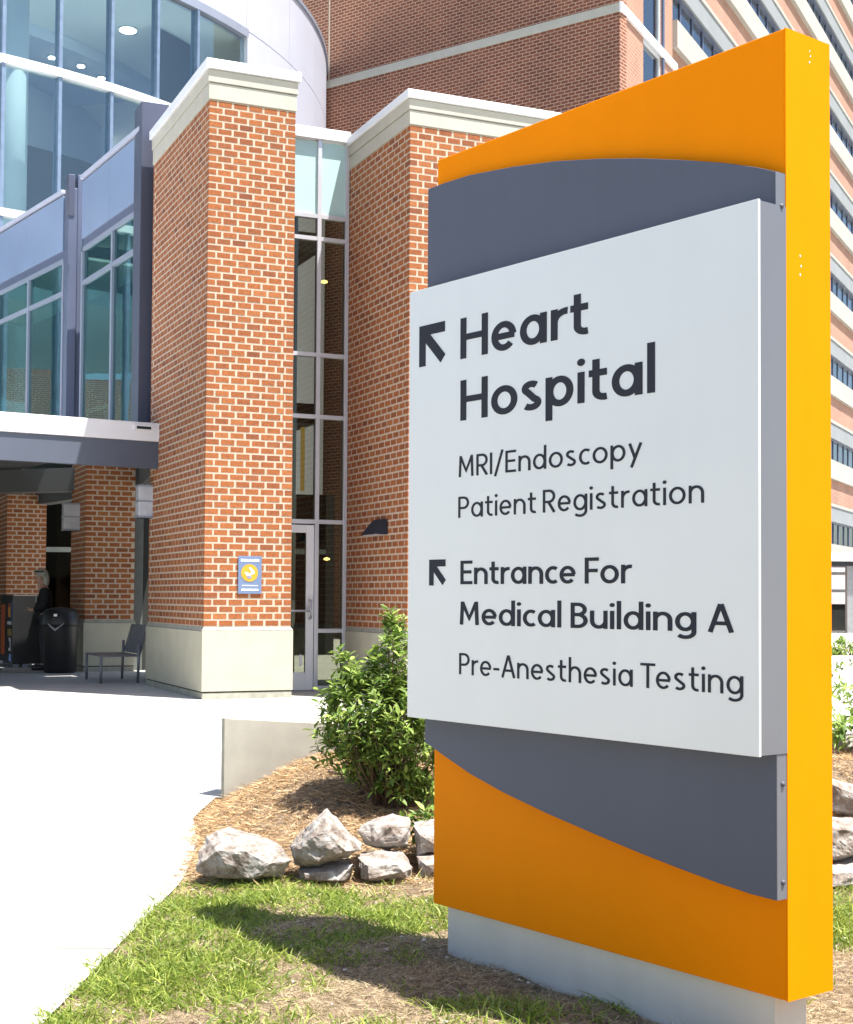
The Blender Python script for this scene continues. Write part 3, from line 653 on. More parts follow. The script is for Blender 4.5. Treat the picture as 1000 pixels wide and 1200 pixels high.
# person: looking down, facing left
def skin(name, m_, parent, verts, edges, radii, root=0, sub=2):
    me = bpy.data.meshes.new(name); me.from_pydata(verts, edges, []); me.materials.append(m_)
    o = bpy.data.objects.new(name, me); COL.objects.link(o); o.parent = parent
    md = o.modifiers.new('skin', 'SKIN'); lay = me.skin_vertices[0] if me.skin_vertices else None
    if lay is None:
        b = bmesh.new(); b.from_mesh(me); b.verts.layers.skin.verify(); b.to_mesh(me); b.free(); lay = me.skin_vertices[0]
    for i, r_ in enumerate(radii): lay.data[i].radius = r_ if isinstance(r_, tuple) else (r_, r_); lay.data[i].use_root = (i == root)
    md.use_smooth_shade = True; s_ = o.modifiers.new('sub', 'SUBSURF'); s_.levels = sub; s_.render_levels = sub
    return o
pe = thing('person', 'grey-haired person in black standing behind the bin, looking down', 'person', (at2(53, 25.6), 25.6, ZP), math.radians(-75))
# local: faces -y (which the rotation turns to the left of the picture)
skm = mat('skin_tone', (.42, .24, .17), .55); blk = mat('black_cloth', (.010, .011, .015), .9); trm = mat('dark_trousers', (.030, .033, .040), .9)
V = [(0,0,.93),(0,0,1.12),(0,-.01,1.32),(0,-.03,1.44),(0,-.06,1.52),(0,-.10,1.62),(0,-.11,1.70),
     (.18,-.02,1.41),(.22,.02,1.15),(.12,-.20,1.06),(.04,-.28,1.07),(-.18,-.02,1.41),(-.22,.02,1.15),(-.12,-.20,1.06),(-.04,-.28,1.06),
     (.10,0,.88),(.11,-.01,.48),(.11,.02,.08),(.12,-.14,.03),(-.10,0,.88),(-.11,-.01,.48),(-.11,.02,.08),(-.12,-.14,.03)]
Ed = [(0,1),(1,2),(2,3),(3,4),(4,5),(5,6),(3,7),(7,8),(8,9),(9,10),(3,11),(11,12),(12,13),(13,14),(0,15),(15,16),(16,17),(17,18),(0,19),(19,20),(20,21),(21,22)]
Rr = [(.15,.11),(.14,.10),(.16,.11),(.10,.08),.055,(.078,.095),(.075,.09),.06,.045,.036,.028,.06,.045,.036,.028,.085,.058,.042,.04,.085,.058,.042,.04]
body = skin('body', skm, pe, V, Ed, Rr)
skin('shirt', blk, pe, [V[i] for i in (0,1,2,3,7,8,9,11,12,13)], [(0,1),(1,2),(2,3),(3,4),(4,5),(5,6),(3,7),(7,8),(8,9)], [(.20,.15),(.175,.135),(.19,.135),(.12,.10),.085,.068,.05,.085,.068,.05])
skin('trousers', trm, pe, [V[i] for i in (0,15,16,17,19,20,21)], [(0,1),(1,2),(2,3),(0,4),(4,5),(5,6)], [(.185,.14),.11,.085,.065,.11,.085,.065])
for sgn in (1, -1):
    MB().box(sgn*.115-.05, sgn*.115+.05, -.22, .09, .0, .09).build('shoe', M['black'], pe, bevel=.03, smooth=True)
    for j in range(4):
        x0 = sgn*(.045-.0)+(j-1.5)*.016; MB().tube([(x0, -.28, 1.075), (x0-sgn*.02, -.325, 1.07), (x0-sgn*.035, -.345+.004*abs(j-1.5), 1.05)], [.009, .008, .006], 6).build('finger', skm, pe, smooth=True)
    MB().tube([(sgn*.06, -.26, 1.09), (sgn*.05, -.30, 1.11), (sgn*.03, -.32, 1.11)], [.010, .009, .007], 6).build('thumb', skm, pe, smooth=True)
def ell(name, m_, c, r_, par):
    me = bpy.data.meshes.new(name); b = bmesh.new(); bmesh.ops.create_uvsphere(b, u_segments=20, v_segments=12, radius=1); bmesh.ops.scale(b, vec=r_, verts=b.verts); bmesh.ops.translate(b, vec=c, verts=b.verts); b.to_mesh(me); b.free(); me.materials.append(m_)
    for p_ in me.polygons: p_.use_smooth = True
    o = bpy.data.objects.new(name, me); COL.objects.link(o); o.parent = par; return o
hair = mat('grey_hair', (.36, .35, .31), .8, bump=.5, bscale=120)
ell('hair', hair, (0, -.055, 1.70), (.095, .105, .105), pe); ell('hair', hair, (0, .01, 1.60), (.085, .06, .13), pe); ell('hair', hair, (0, -.13, 1.745), (.07, .07, .045), pe)
ell('nose', skm, (0, -.215, 1.635), (.012, .02, .018), body)
for sgn in (1, -1): ell('eye', M['black'], (sgn*.032, -.188, 1.665), (.010, .008, .006), body); ell('ear', skm, (sgn*.085, -.08, 1.65), (.01, .018, .028), body)
ell('mouth', mat('lips', (.3, .10, .08), .5), (0, -.19, 1.595), (.022, .008, .006), body)
MB().lathe([(.102, -.012), (.104, .012)], (0, -.095, 1.745), 20).build('headband', M['black'], pe, smooth=True)
boxo('badge', M['white_metal'], pe, .03, .11, -.158, -.152, 1.20, 1.30)
MB().tube([(.07, -.16, 1.3), (.05, -.13, 1.45)], .005, 6).build('lanyard', M['frame'], pe)

# ------------------------------------------------------------------ low wall
lw = thing('low_wall', 'low pale concrete wall beside the mulch bed', 'low wall', (W0.x, W0.y, 0), math.atan2(WD.y, WD.x))
boxo('wall', M['concrete2'], lw, 0, 3.4, 0, .28, -.1, .655, bevel=.008); boxo('shaded_end', M['stone_dirty_shade'], lw, -.03, -.002, .01, .27, -.1, .65)  # darker end slab puts the shade of the left end into its colour

# ------------------------------------------------------------------ the monument sign
SA = math.radians(37.93); SD = Vector((-math.sin(SA), math.cos(SA), 0)); SN = Vector((-math.cos(SA), -math.sin(SA), 0))   # SD away along the face, SN out of the face
NP = Vector((1.254, 5.0, 0)); SW, STH = 1.974, .25; SZ0, SZ1 = .212, 3.618
sg = thing('monument_sign', 'tall orange and grey hospital wayfinding sign standing on the grass', 'sign', (NP.x, NP.y, 0), math.atan2(SD.y, SD.x)+math.pi)
# local: +x runs from the far edge to the near edge (far edge at x=-SW, near edge at 0), local -y ... face towards +? 
ex = -SD; ey = Vector((-ex.y, ex.x, 0))       # rotation by that angle gives local x=ex, local y=ey ; ey should point into the sign (away from the viewer)
fs = -1 if ey.dot(SN) < 0 else 1               # +y is behind the face when fs = -1
assert fs == -1
boxo('cabinet', M['orange'], sg, -SW, -.0, 0.0, STH-.0, SZ0, SZ1, bevel=.004)
boxo('edge_plate', M['yellow'], sg, .0005, .006, -.001, STH+.001, SZ0-.001, SZ1+.001)
boxo('plinth', M['plinth'], sg, -SW+.07, -.075, .03, STH-.045, -.25, SZ0+.01)
def onS(px, py, off=0):
    p_ = onP(px, py, NP+SN*off, SN); d = p_-NP-SN*off; return d.dot(ex), p_.z
# slate board
T1 = .055
top = [onS(x, y, T1) for x, y in ((500, 222), (520, 214.5), (550, 205), (600, 195.3), (650, 188.7), (700, 185.8), (750, 185.2), (800, 187.2), (850, 190.8), (885, 195.5), (911, 199.5))]
bot = [onS(x, y, T1) for x, y in ((911, 1056), (880, 1048), (840, 1034.5), (800, 1019.5), (750, 1000), (700, 979), (640, 953), (590, 929), (550, 906.5), (520, 885.5), (500, 870))]
print('SLATE', top[0], top[-1], bot[0], bot[-1])
top = [(max(-SW, min(0, x)), z) for x, z in top]; bot = [(max(-SW, min(0, x)), z) for x, z in bot]
top[0] = (-SW, top[0][1]); bot[-1] = (-SW, bot[-1][1]); top[-1] = (0, top[-1][1]); bot[0] = (0, bot[0][1])
poly = bot[::-1]+top[::-1]      # counter-clockwise seen from the front
MB().prismxz(poly, -T1, -.001).build('slate_board', M['slate'], sg, bevel=.002)
boxo('edge_strip', M['silver_side'], sg, .0005, .0035, -T1+.001, -.002, bot[0][1]+.001, top[-1][1]-.001)
for zz in (bot[0][1]+.06, onS(893, 888, .15)[1]-.10, top[-1][1]-.12):
    b_ = bmesh.new(); bmesh.ops.create_uvsphere(b_, u_segments=12, v_segments=8, radius=.0095); me = bpy.data.meshes.new('screw'); b_.to_mesh(me); b_.free(); me.materials.append(M['screw'])
    o = bpy.data.objects.new('screw', me); COL.objects.link(o); o.parent = sg; o.location = (.0045, -T1*.45, zz)
# white panel
T2_ = .155
xr, zt2 = onS(893.5, 230, T2_); xl, zt1 = onS(480.5, 343.5, T2_); _, zb2 = onS(893.5, 888.5, T2_); _, zb3 = onS(480, 840, T2_)
print('PANEL', xl, xr, zt1, zt2, zb2, zb3)
xr = max(xr, .0)*0+.002; ztp = (zt1+zt2)/2; zbp = (zb2+zb3)/2
boxo('panel_box', M['silver_side'], sg, xl+.012, xr-.004, -T2_+.025, -T1-.001, zbp+.01, ztp-.01)
boxo('panel_side', M['silver_side'], sg, .0036, .0066, -T2_+.0125, -.0015, zbp+.004, ztp-.004)
xr = .008
boxo('text_panel', M['silver'], sg, xl, xr, -T2_, -T2_+.012, zbp, ztp, bevel=.0015)
boxo('panel_groove', M['slate'], sg, xl+.02, -.009, -T2_+.0121, -T2_+.0249, zbp+.01, ztp-.01)
def wear(m_, amt=.06, splash=False):
    nt = m_.node_tree; L = nt.links; p = nt.nodes['Principled BSDF']; src = p.inputs['Base Color'].links[0].from_socket
    g = N(nt, 'ShaderNodeNewGeometry'); mp = N(nt, 'ShaderNodeMapping'); mp.inputs['Scale'].default_value = (11, 11, 1.3); L.new(g.outputs['Position'], mp.inputs['Vector'])
    n_ = N(nt, 'ShaderNodeTexNoise'); n_.inputs['Scale'].default_value = 1; n_.inputs['Detail'].default_value = 6; L.new(mp.outputs[0], n_.inputs['Vector'])
    rr = ramp(nt, [(.35, (1-amt,)*3), (.6, (1, 1, 1))], n_.outputs[0])
    mx = N(nt, 'ShaderNodeMix', data_type='RGBA', blend_type='MULTIPLY'); mx.inputs[0].default_value = 1; L.new(src, mx.inputs[6]); L.new(rr.outputs[0], mx.inputs[7]); out = mx.outputs[2]
    if splash:      # soil splashed on the lowest centimetres
        n2 = N(nt, 'ShaderNodeTexNoise'); n2.inputs['Scale'].default_value = 120; n2.inputs['Detail'].default_value = 8; L.new(g.outputs['Position'], n2.inputs['Vector'])
        sp = N(nt, 'ShaderNodeSeparateXYZ'); L.new(g.outputs['Position'], sp.inputs[0])
        a = N(nt, 'ShaderNodeMath', operation='MULTIPLY_ADD'); a.inputs[1].default_value = .28; a.inputs[2].default_value = -.09; L.new(n2.outputs[0], a.inputs[0])
        b = N(nt, 'ShaderNodeMath', operation='SUBTRACT'); L.new(a.outputs[0], b.inputs[0]); L.new(sp.outputs[2], b.inputs[1])
        c = N(nt, 'ShaderNodeMath', operation='MULTIPLY', use_clamp=True); c.inputs[1].default_value = 7; L.new(b.outputs[0], c.inputs[0])
        m2 = N(nt, 'ShaderNodeMix', data_type='RGBA'); L.new(c.outputs[0], m2.inputs[0]); L.new(out, m2.inputs[6]); m2.inputs[7].default_value = (.20, .14, .09, 1); out = m2.outputs[2]
    L.new(out, p.inputs['Base Color'])
wear(M['orange'], .015); wear(M['yellow'], .02); wear(M['silver'], .008); wear(M['slate'], .025); wear(M['plinth'], .03)
# ---- stroke letters
XH = .70
def arc(cx, cy, rx, ry, a0, a1, n=20):
    return [(cx+rx*math.cos(math.radians(a0+(a1-a0)*i/n)), cy+ry*math.sin(math.radians(a0+(a1-a0)*i/n))) for i in range(n+1)]
def glyph(ch, w):
    h = w/2; X = XH; S_ = []
    def ln(*p): S_.append((list(p), False))
    def lp(p): S_.append((p, True))
    ry = X/2-h
    if ch == 'H': Wd = .70; ln((h, 0), (h, 1)); ln((Wd-h, 0), (Wd-h, 1)); ln((w, .52), (Wd-w, .52))
    elif ch == 'o': Wd = .64; lp(arc(Wd/2, X/2, Wd/2-h, ry, 0, 360, 32)[:-1])
    elif ch == 'e': Wd = .60; S_.append((arc(Wd/2, X/2, Wd/2-h, ry, 4, 318, 28), False)); ln((w*.8, X*.50), (Wd-h*.6, X*.50))
    elif ch == 'c': Wd = .47; S_.append((arc(.30, X/2, .30-h, ry, 55, 305, 24), False))
    elif ch in 'adgpq':
        Wd = .62
        if ch == 'p': lp(arc(Wd/2+.01, X/2, Wd/2-h-.01, ry, 0, 360, 32)[:-1]); ln((h, -.30), (h, X))
        else:
            lp(arc(Wd/2-.01, X/2, Wd/2-h-.01, ry, 0, 360, 32)[:-1])
            if ch == 'a': ln((Wd-h, 0), (Wd-h, X))
            if ch == 'd': ln((Wd-h, 0), (Wd-h, 1.06))
            if ch == 'g': S_.append(([(Wd-h, X), (Wd-h, .0)]+[(q_[0], q_[1]) for q_ in arc(Wd/2-.01, -.02, Wd/2-h+.01, .26-h, 0, -140, 14)][1:], False))
    elif ch == 'r': Wd = .37; ln((h, 0), (h, X)); S_.append((arc(h+.26, X*.56, .26, X*.44-h, 180, 82, 12), False))
    elif ch == 't': Wd = .42; S_.append(([(.15, .93), (.15, .22)]+arc(.15+.18, .22, .18, .22-h, 180, 285, 10)[1:], False)); ln((.0, X-h), (.38, X-h))
    elif ch == 's': Wd = .48; S_.append((arc(Wd*.49, X*.745, Wd*.40-h*.6, X*.255-h, 38, 235, 12)+arc(Wd*.49, X*.255, Wd*.43-h*.6, X*.255-h, 62, -142, 14), False))
    elif ch == 'i': Wd = w; ln((h, 0), (h, X)); lp(arc(h, X+.22, .045+w*.26, .045+w*.26, 0, 360, 14)[:-1]+['fill'])
    elif ch == 'l': Wd = w; ln((h, 0), (h, 1.08))
    elif ch in 'nh': Wd = .58; ln((h, 0), (h, X if ch == 'n' else 1.08)); S_.append((arc(Wd/2, X*.56, Wd/2-h, X*.44-h, 165, 0, 16)+[(Wd-h, 0)], False))
    elif ch == 'u': Wd = .58; ln((Wd-h, 0), (Wd-h, X)); S_.append(([(h, X)]+arc(Wd/2, X*.44, Wd/2-h, X*.44-h, 180, 345, 16), False))
    elif ch == 'y': Wd = .56; ln((h*.9, X), (Wd/2, .05)); ln((Wd-h*.9, X), (Wd/2-.16, -.30))
    elif ch == 'M': Wd = .84; ln((h+.03, 0), (h+.07, 1)); ln((Wd-h-.03, 0), (Wd-h-.07, 1)); S_.append(([(h+.07, .97), (Wd/2, .28), (Wd-h-.07, .97)], False))
    elif ch == 'I': Wd = w; ln((h, 0), (h, 1))
    elif ch == '/': Wd = .42; ln((h*.5, -.12), (Wd-h*.5, 1.08))
    elif ch in 'PRB':
        Wd = .58; ln((h, 0), (h, 1)); ym = .46 if ch != 'B' else .53; ry2 = (1-ym)/2; r_ = ry2-h if ch != 'B' else (1-ym)/2-h
        cy = ym+ry2 if ch != 'B' else (1+ym)/2; wd2 = Wd-h if ch != 'B' else Wd-h-.03
        S_.append(([(w*.9, 1-h)]+arc(wd2-.24, cy, .24, (1-h-(ym))/2, 90, -90, 14)+[(w*.9, ym)], False) if False else ([(w*.9, 1-h)]+arc(wd2-.24, (1-h+ym)/2, .24, (1-h-ym)/2, 90, -90, 14)+[(w*.9, ym)], False))
        if ch == 'R': ln((Wd*.48, ym-h*.6), (Wd-h*.6, 0))
        if ch == 'B': S_.append(([(w*.9, ym-.0001)]+arc(Wd-h-.27, (ym+h)/2, .27, (ym-h)/2, 90, -90, 14)+[(w*.9, h)], False))
    elif ch == 'E': Wd = .52; ln((h, 0), (h, 1)); ln((w, 1-h), (Wd, 1-h)); ln((w, .52), (Wd*.92, .52)); ln((w, h), (Wd, h))
    elif ch == 'F': Wd = .50; ln((h, 0), (h, 1)); ln((w, 1-h), (Wd, 1-h)); ln((w, .50), (Wd*.92, .50))
    elif ch == 'A': Wd = .72; ln((h*.9, 0), (Wd/2-h*.15, 1)); ln((Wd-h*.9, 0), (Wd/2+h*.15, 1)); ln((Wd*.26, .32), (Wd*.74, .32))
    elif ch == 'T': Wd = .62; ln((0, 1-h), (Wd, 1-h)); ln((Wd/2, 0), (Wd/2, 1-w))
    elif ch == '-': Wd = .30; ln((0, X*.5), (Wd, X*.5))
    else: Wd = .28
    return S_, Wd
def ribbon(mb, pts, closed, w, xf, z0, z1):
    if closed and pts[-1] == 'fill':
        P_ = [xf(*p_) for p_ in pts[:-1]]; mb.prismxz(P_, -z1, -z0); return
    n = len(pts); Ls, Rs = [], []
    for i in range(n):
        a = pts[(i-1) % n] if (closed or i > 0) else None; c = pts[(i+1) % n] if (closed or i < n-1) else None; p_ = pts[i]
        d1 = (Vector(p_)-Vector(a)).normalized() if a else None; d2 = (Vector(c)-Vector(p_)).normalized() if c else None
        d1 = d1 or d2; d2 = d2 or d1; n1 = Vector((-d1.y, d1.x)); n2 = Vector((-d2.y, d2.x)); m_ = (n1+n2).normalized(); k = min(1.8, 1/max(.3, m_.dot(n1)))
        Ls.append(xf(*(Vector(p_)+m_*w/2*k))); Rs.append(xf(*(Vector(p_)-m_*w/2*k)))
    b = len(mb.v)
    for l_, r_ in zip(Ls, Rs):
        mb.v += [(l_[0], -z1, l_[1]), (r_[0], -z1, r_[1]), (l_[0], -z0, l_[1]), (r_[0], -z0, r_[1])]
    for i in range(n if closed else n-1):
        q = b+4*i; t_ = b+4*((i+1) % n)
        for f in ((q, q+1, t_+1, t_), (q+2, q, t_, t_+2), (q+1, q+3, t_+3, t_+1)): mb.f.append(f); mb.mi.append(0)
    if not closed:
        e = b+4*(n-1); mb.f += [(b, b+2, b+3, b+1), (e, e+1, e+3, e+2)]; mb.mi += [0, 0]
def text(s, w, x0, x1, zb, cap, gap):
    # measure
    adv = 0; pos = []
    for ch in s:
        if ch == ' ': adv += .34-gap; pos.append(None); continue
        st, Wd = glyph(ch, w); pos.append((adv, st)); adv += Wd+gap
        if ch in 'rt': adv -= .03
        if ch == 'T': adv -= .09
        if ch == 'A' or ch == 'F': adv -= .02
    adv -= gap; sx = (x1-x0)/adv
    for ch, q in zip(s, pos):
        if q is None: continue
        a, st = q; mb = MB()
        for k, (pts, cl) in enumerate(st):
            ribbon(mb, pts, cl, w, lambda x, y: (x0+(a+x)*sx, zb+y*cap), T2_+.0003, T2_+.0022+.0003*k)
        o = mb.build('letter', M['letter'], sg, fix=True)
    print('TEXT', s, 'sx/cap', round(sx/cap, 3))
def tl(s, w, pl_, pr_b, gap, capl, capt):
    # pl_ = left baseline px, pr_b = right baseline px, (capl, capt)= left bottom/top px of the first capital
    xl_, zb_ = onS(*pl_, T2_); xr_, zbr = onS(*pr_b, T2_); _, zt_ = onS(pl_[0], capt, T2_)
    print(s, 'baseline', round(zb_, 4), round(zbr, 4)); zb = (zb_+zbr)/2
    text(s, w, xl_, xr_, zb, zt_-zb_, gap)
tl('Heart', .15, (540, 421), (690, 391), .095, 0, 373.5)
tl('Hospital', .15, (540, 492.5), (768, 460.5), .095, 0, 445.5)
tl('MRI/Endoscopy', .105, (537.5, 556.5), (753, 541.5), .13, 0, 532)
tl('Patient Registration', .105, (537.5, 607.5), (825.5, 588.5), .13, 0, 582.8)
tl('Entrance For', .132, (540, 684.5), (740, 684), .085, 0, 657)
tl('Medical Building A', .132, (538.5, 732), (859.5, 741.5), .09, 0, 705)
tl('Pre-Anesthesia Testing', .105, (538.5, 791), (871.5, 813.5), .13, 0, 766)
def arrow(c):       # px corners
    (ax, ay), (bx, by), (cx_, cy_), (tx, ty), wd = c
    A_, B_, C_, T_ = onS(ax, ay, T2_), onS(bx, by, T2_), onS(cx_, cy_, T2_), onS(tx, ty, T2_)
    s_ = ((B_[0]-A_[0])+(A_[1]-C_[1]))/2; w = s_*wd; x, z = A_[0], A_[1]
    mb = MB(); y1, y0 = -T2_-.0022, -T2_-.0003
    r2 = w*.72
    P_ = [(x, z), (x, z-s_), (x+w, z-s_), (x+w, z-w-r2*1.0), (x+s_-r2*.9, z-s_-.0+r2*.1), (x+s_+r2*.1, z-s_+r2*1.1), (x+w+r2*1.0, z-w), (x+s_, z-w), (x+s_, z)]
    mb.prismxz(P_, y1, y0); mb.build('arrow', M['letter'], sg, fix=True)
arrow(((492, 383), (524, 377.5), (492, 427), (525, 421), .25)); arrow(((503.5, 656), (524.5, 655.5), (503.5, 683), (525, 684), .27))
# chips in the yellow edge
for (px, py, r_) in ((949, 73, .004), (950, 66, .003), (949, 60, .0025), (938, 300, .004), (939, 312, .003), (938, 322, .0035)):
    ed_n = ex; p_ = onP(px, py, NP+ex*.006, ex); d = p_-NP
    b_ = bmesh.new(); bmesh.ops.create_icosphere(b_, subdivisions=1, radius=r_); bmesh.ops.scale(b_, vec=(.3, 1, random.uniform(1, 2)), verts=b_.verts); me = bpy.data.meshes.new('paint_chip'); b_.to_mesh(me); b_.free(); me.materials.append(M['white_metal'])
    o = bpy.data.objects.new('paint_chip', me); COL.objects.link(o); o.parent = sg; o.location = (.0065, d.dot(ey), p_.z)

# ------------------------------------------------------------------ rocks
m, ntr, p = newmat('field_stone'); L = ntr.links
g = N(ntr, 'ShaderNodeNewGeometry'); oi = N(ntr, 'ShaderNodeObjectInfo'); n1 = N(ntr, 'ShaderNodeTexNoise'); n1.inputs['Scale'].default_value = 13; n1.inputs['Detail'].default_value = 12; n1.inputs['Roughness'].default_value = .75; n1.inputs['Distortion'].default_value = .2
ad = N(ntr, 'ShaderNodeVectorMath', operation='ADD'); L.new(g.outputs['Position'], ad.inputs[0]); L.new(oi.outputs['Random'], ad.inputs[1]); L.new(ad.outputs[0], n1.inputs['Vector'])
r = ramp(ntr, [(.30, (.08, .062, .05)), (.43, (.25, .20, .165)), (.55, (.39, .36, .33)), (.68, (.57, .56, .54))], n1.outputs[0]); L.new(r.outputs[0], p.inputs['Base Color'])
p.inputs['Roughness'].default_value = .92; b = N(ntr, 'ShaderNodeBump'); b.inputs['Strength'].default_value = .9; b.inputs['Distance'].default_value = .03; L.new(n1.outputs[0], b.inputs['Height']); L.new(b.outputs[0], p.inputs['Normal'])
M['rock'] = m
from mathutils import noise
def rock(label, poly, Y, depth=.3, seed=0, nm='rock'):
    rnd = random.Random(seed); pts = [onY(x, y, Y+rnd.uniform(-.04, .06)) for x, y in poly]
    c = sum(pts, Vector())/len(pts); ws = max(p_.x for p_ in pts)-min(p_.x for p_ in pts)
    P_ = list(pts)
    for p_ in pts:
        q = c+(p_-c)*.62; q.y = Y-.04-ws*.12+rnd.uniform(-.03, .03); P_.append(q)
        q = c+(p_-c)*rnd.uniform(.75, .95); q.y = Y+depth+rnd.uniform(-.06, .06); P_.append(q)
    zmin = min(p_.z for p_ in pts)
    b = bmesh.new(); base = Vector((c.x, c.y, zmin))
    for q in P_: b.verts.new(q-base)
    ret = bmesh.ops.convex_hull(b, input=b.verts)
    bmesh.ops.delete(b, geom=[v for v in b.verts if not v.link_faces], context='VERTS')
    bmesh.ops.triangulate(b, faces=b.faces)
    bmesh.ops.subdivide_edges(b, edges=b.edges, cuts=8, use_grid_fill=True)
    for v in b.verts:
        q = v.co*9+Vector((seed*3.1, 0, 0)); n_ = noise.noise(q)*.018+noise.noise(q*3)*.010+noise.noise(q*7)*.004+abs(noise.noise(q*.6))*.012
        v.co += (v.co-Vector((0, .1, .08))).normalized()*(n_-.008)
    me = bpy.data.meshes.new(nm); b.to_mesh(me); b.free(); me.materials.append(M['rock'])
    o = bpy.data.objects.new(nm, me); COL.objects.link(o); o.location = base; tag(o, label, 'rock', 'rocks edging the mulch bed')
    return o
rock('wide flat grey rock at the left end of the rock row', [(226, 1020), (242, 981), (256, 977), (296, 984), (332, 994), (340, 1008), (330, 1028), (304, 1033), (268, 1024), (238, 1028)], 8.0, .30, 1)
rock('pointed white rock in the middle of the rock row', [(338, 992), (352, 974), (379, 955), (390, 960), (409, 979), (425, 996), (408, 1006), (372, 1016), (343, 1015)], 8.05, .26, 2)
rock('small brown rock beneath the pointed white rock', [(346, 1019), (386, 1015), (414, 1013), (410, 1030), (372, 1032), (350, 1030)], 8.08, .22, 3)
rock('pinkish rock with brown flecks under the bush', [(419, 973), (436, 964), (462, 959), (482, 968), (480, 990), (452, 998), (428, 990)], 8.35, .26, 4)
rock('low pale rock beneath the pinkish rock, near the sign', [(419, 1007), (446, 1000), (474, 1003), (485, 1016), (480, 1031), (450, 1034), (421, 1031)], 8.1, .26, 5)
rock('rock half hidden behind the left edge of the sign', [(484, 968), (520, 964), (530, 1000), (488, 1004)], 8.35, .3, 6)
rock('pale rock beside the base of the rock half behind the sign', [(489, 1006), (540, 1004), (545, 1032), (492, 1030)], 8.2, .25, 61)
rock('large white rock on top of the pile right of the sign', [(960, 905), (1012, 925), (1030, 955), (1000, 958), (950, 948)], 8.45, .4, 7)
rock('mottled pink rock in the middle of the pile right of the sign', [(955, 962), (1004, 960), (1020, 985), (1002, 1004), (960, 1012)], 8.2, .4, 8)
rock('brown and white rock at the foot of the pile right of the sign', [(962, 1016), (1015, 1012), (1030, 1036), (990, 1042), (958, 1040)], 8.05, .4, 9)
rock('tan flat rock at the top of the bed right of the sign', [(975, 862), (1020, 858), (1035, 880), (985, 886)], 9.3, .4, 10)

# ------------------------------------------------------------------ bush
def leafmat(name, island, lo, hi, tr=.35):
    m, nt, p = newmat(name); L = nt.links
    src = N(nt, 'ShaderNodeNewGeometry').outputs['Random Per Island'] if island else N(nt, 'ShaderNodeObjectInfo').outputs['Random']
    r = ramp(nt, [(0, lo), (.6, tuple((a+b)/2 for a, b in zip(lo, hi))), (1, hi)], src)
    L.new(r.outputs[0], p.inputs['Base Color']); p.inputs['Roughness'].default_value = .5; p.inputs['Specular IOR Level'].default_value = .4
    t_ = N(nt, 'ShaderNodeBsdfTranslucent'); L.new(r.outputs[0], t_.inputs[0]); ms = N(nt, 'ShaderNodeMixShader'); ms.inputs[0].default_value = tr
    out = nt.nodes['Material Output']; L.new(p.outputs[0], ms.inputs[1]); L.new(t_.outputs[0], ms.inputs[2]); L.new(ms.outputs[0], out.inputs[0])
    return m
lf_i = leafmat('shrub_leaf_joined', True, (.06, .13, .018), (.38, .50, .11)); lf_o = leafmat('shrub_leaf', False, (.06, .13, .018), (.38, .50, .11))
LV = [(0, 0, 0), (.32, -.20, .06), (.32, .20, .06), (.35, 0, .0), (.72, -.14, .03), (.72, .14, .03), (.72, 0, -.02), (1, 0, -.09)]
LF = [(0, 1, 3), (0, 3, 2), (1, 4, 6, 3), (3, 6, 5, 2), (4, 7, 6), (6, 7, 5)]
def leafs(cl, mb_or_list):
    pass
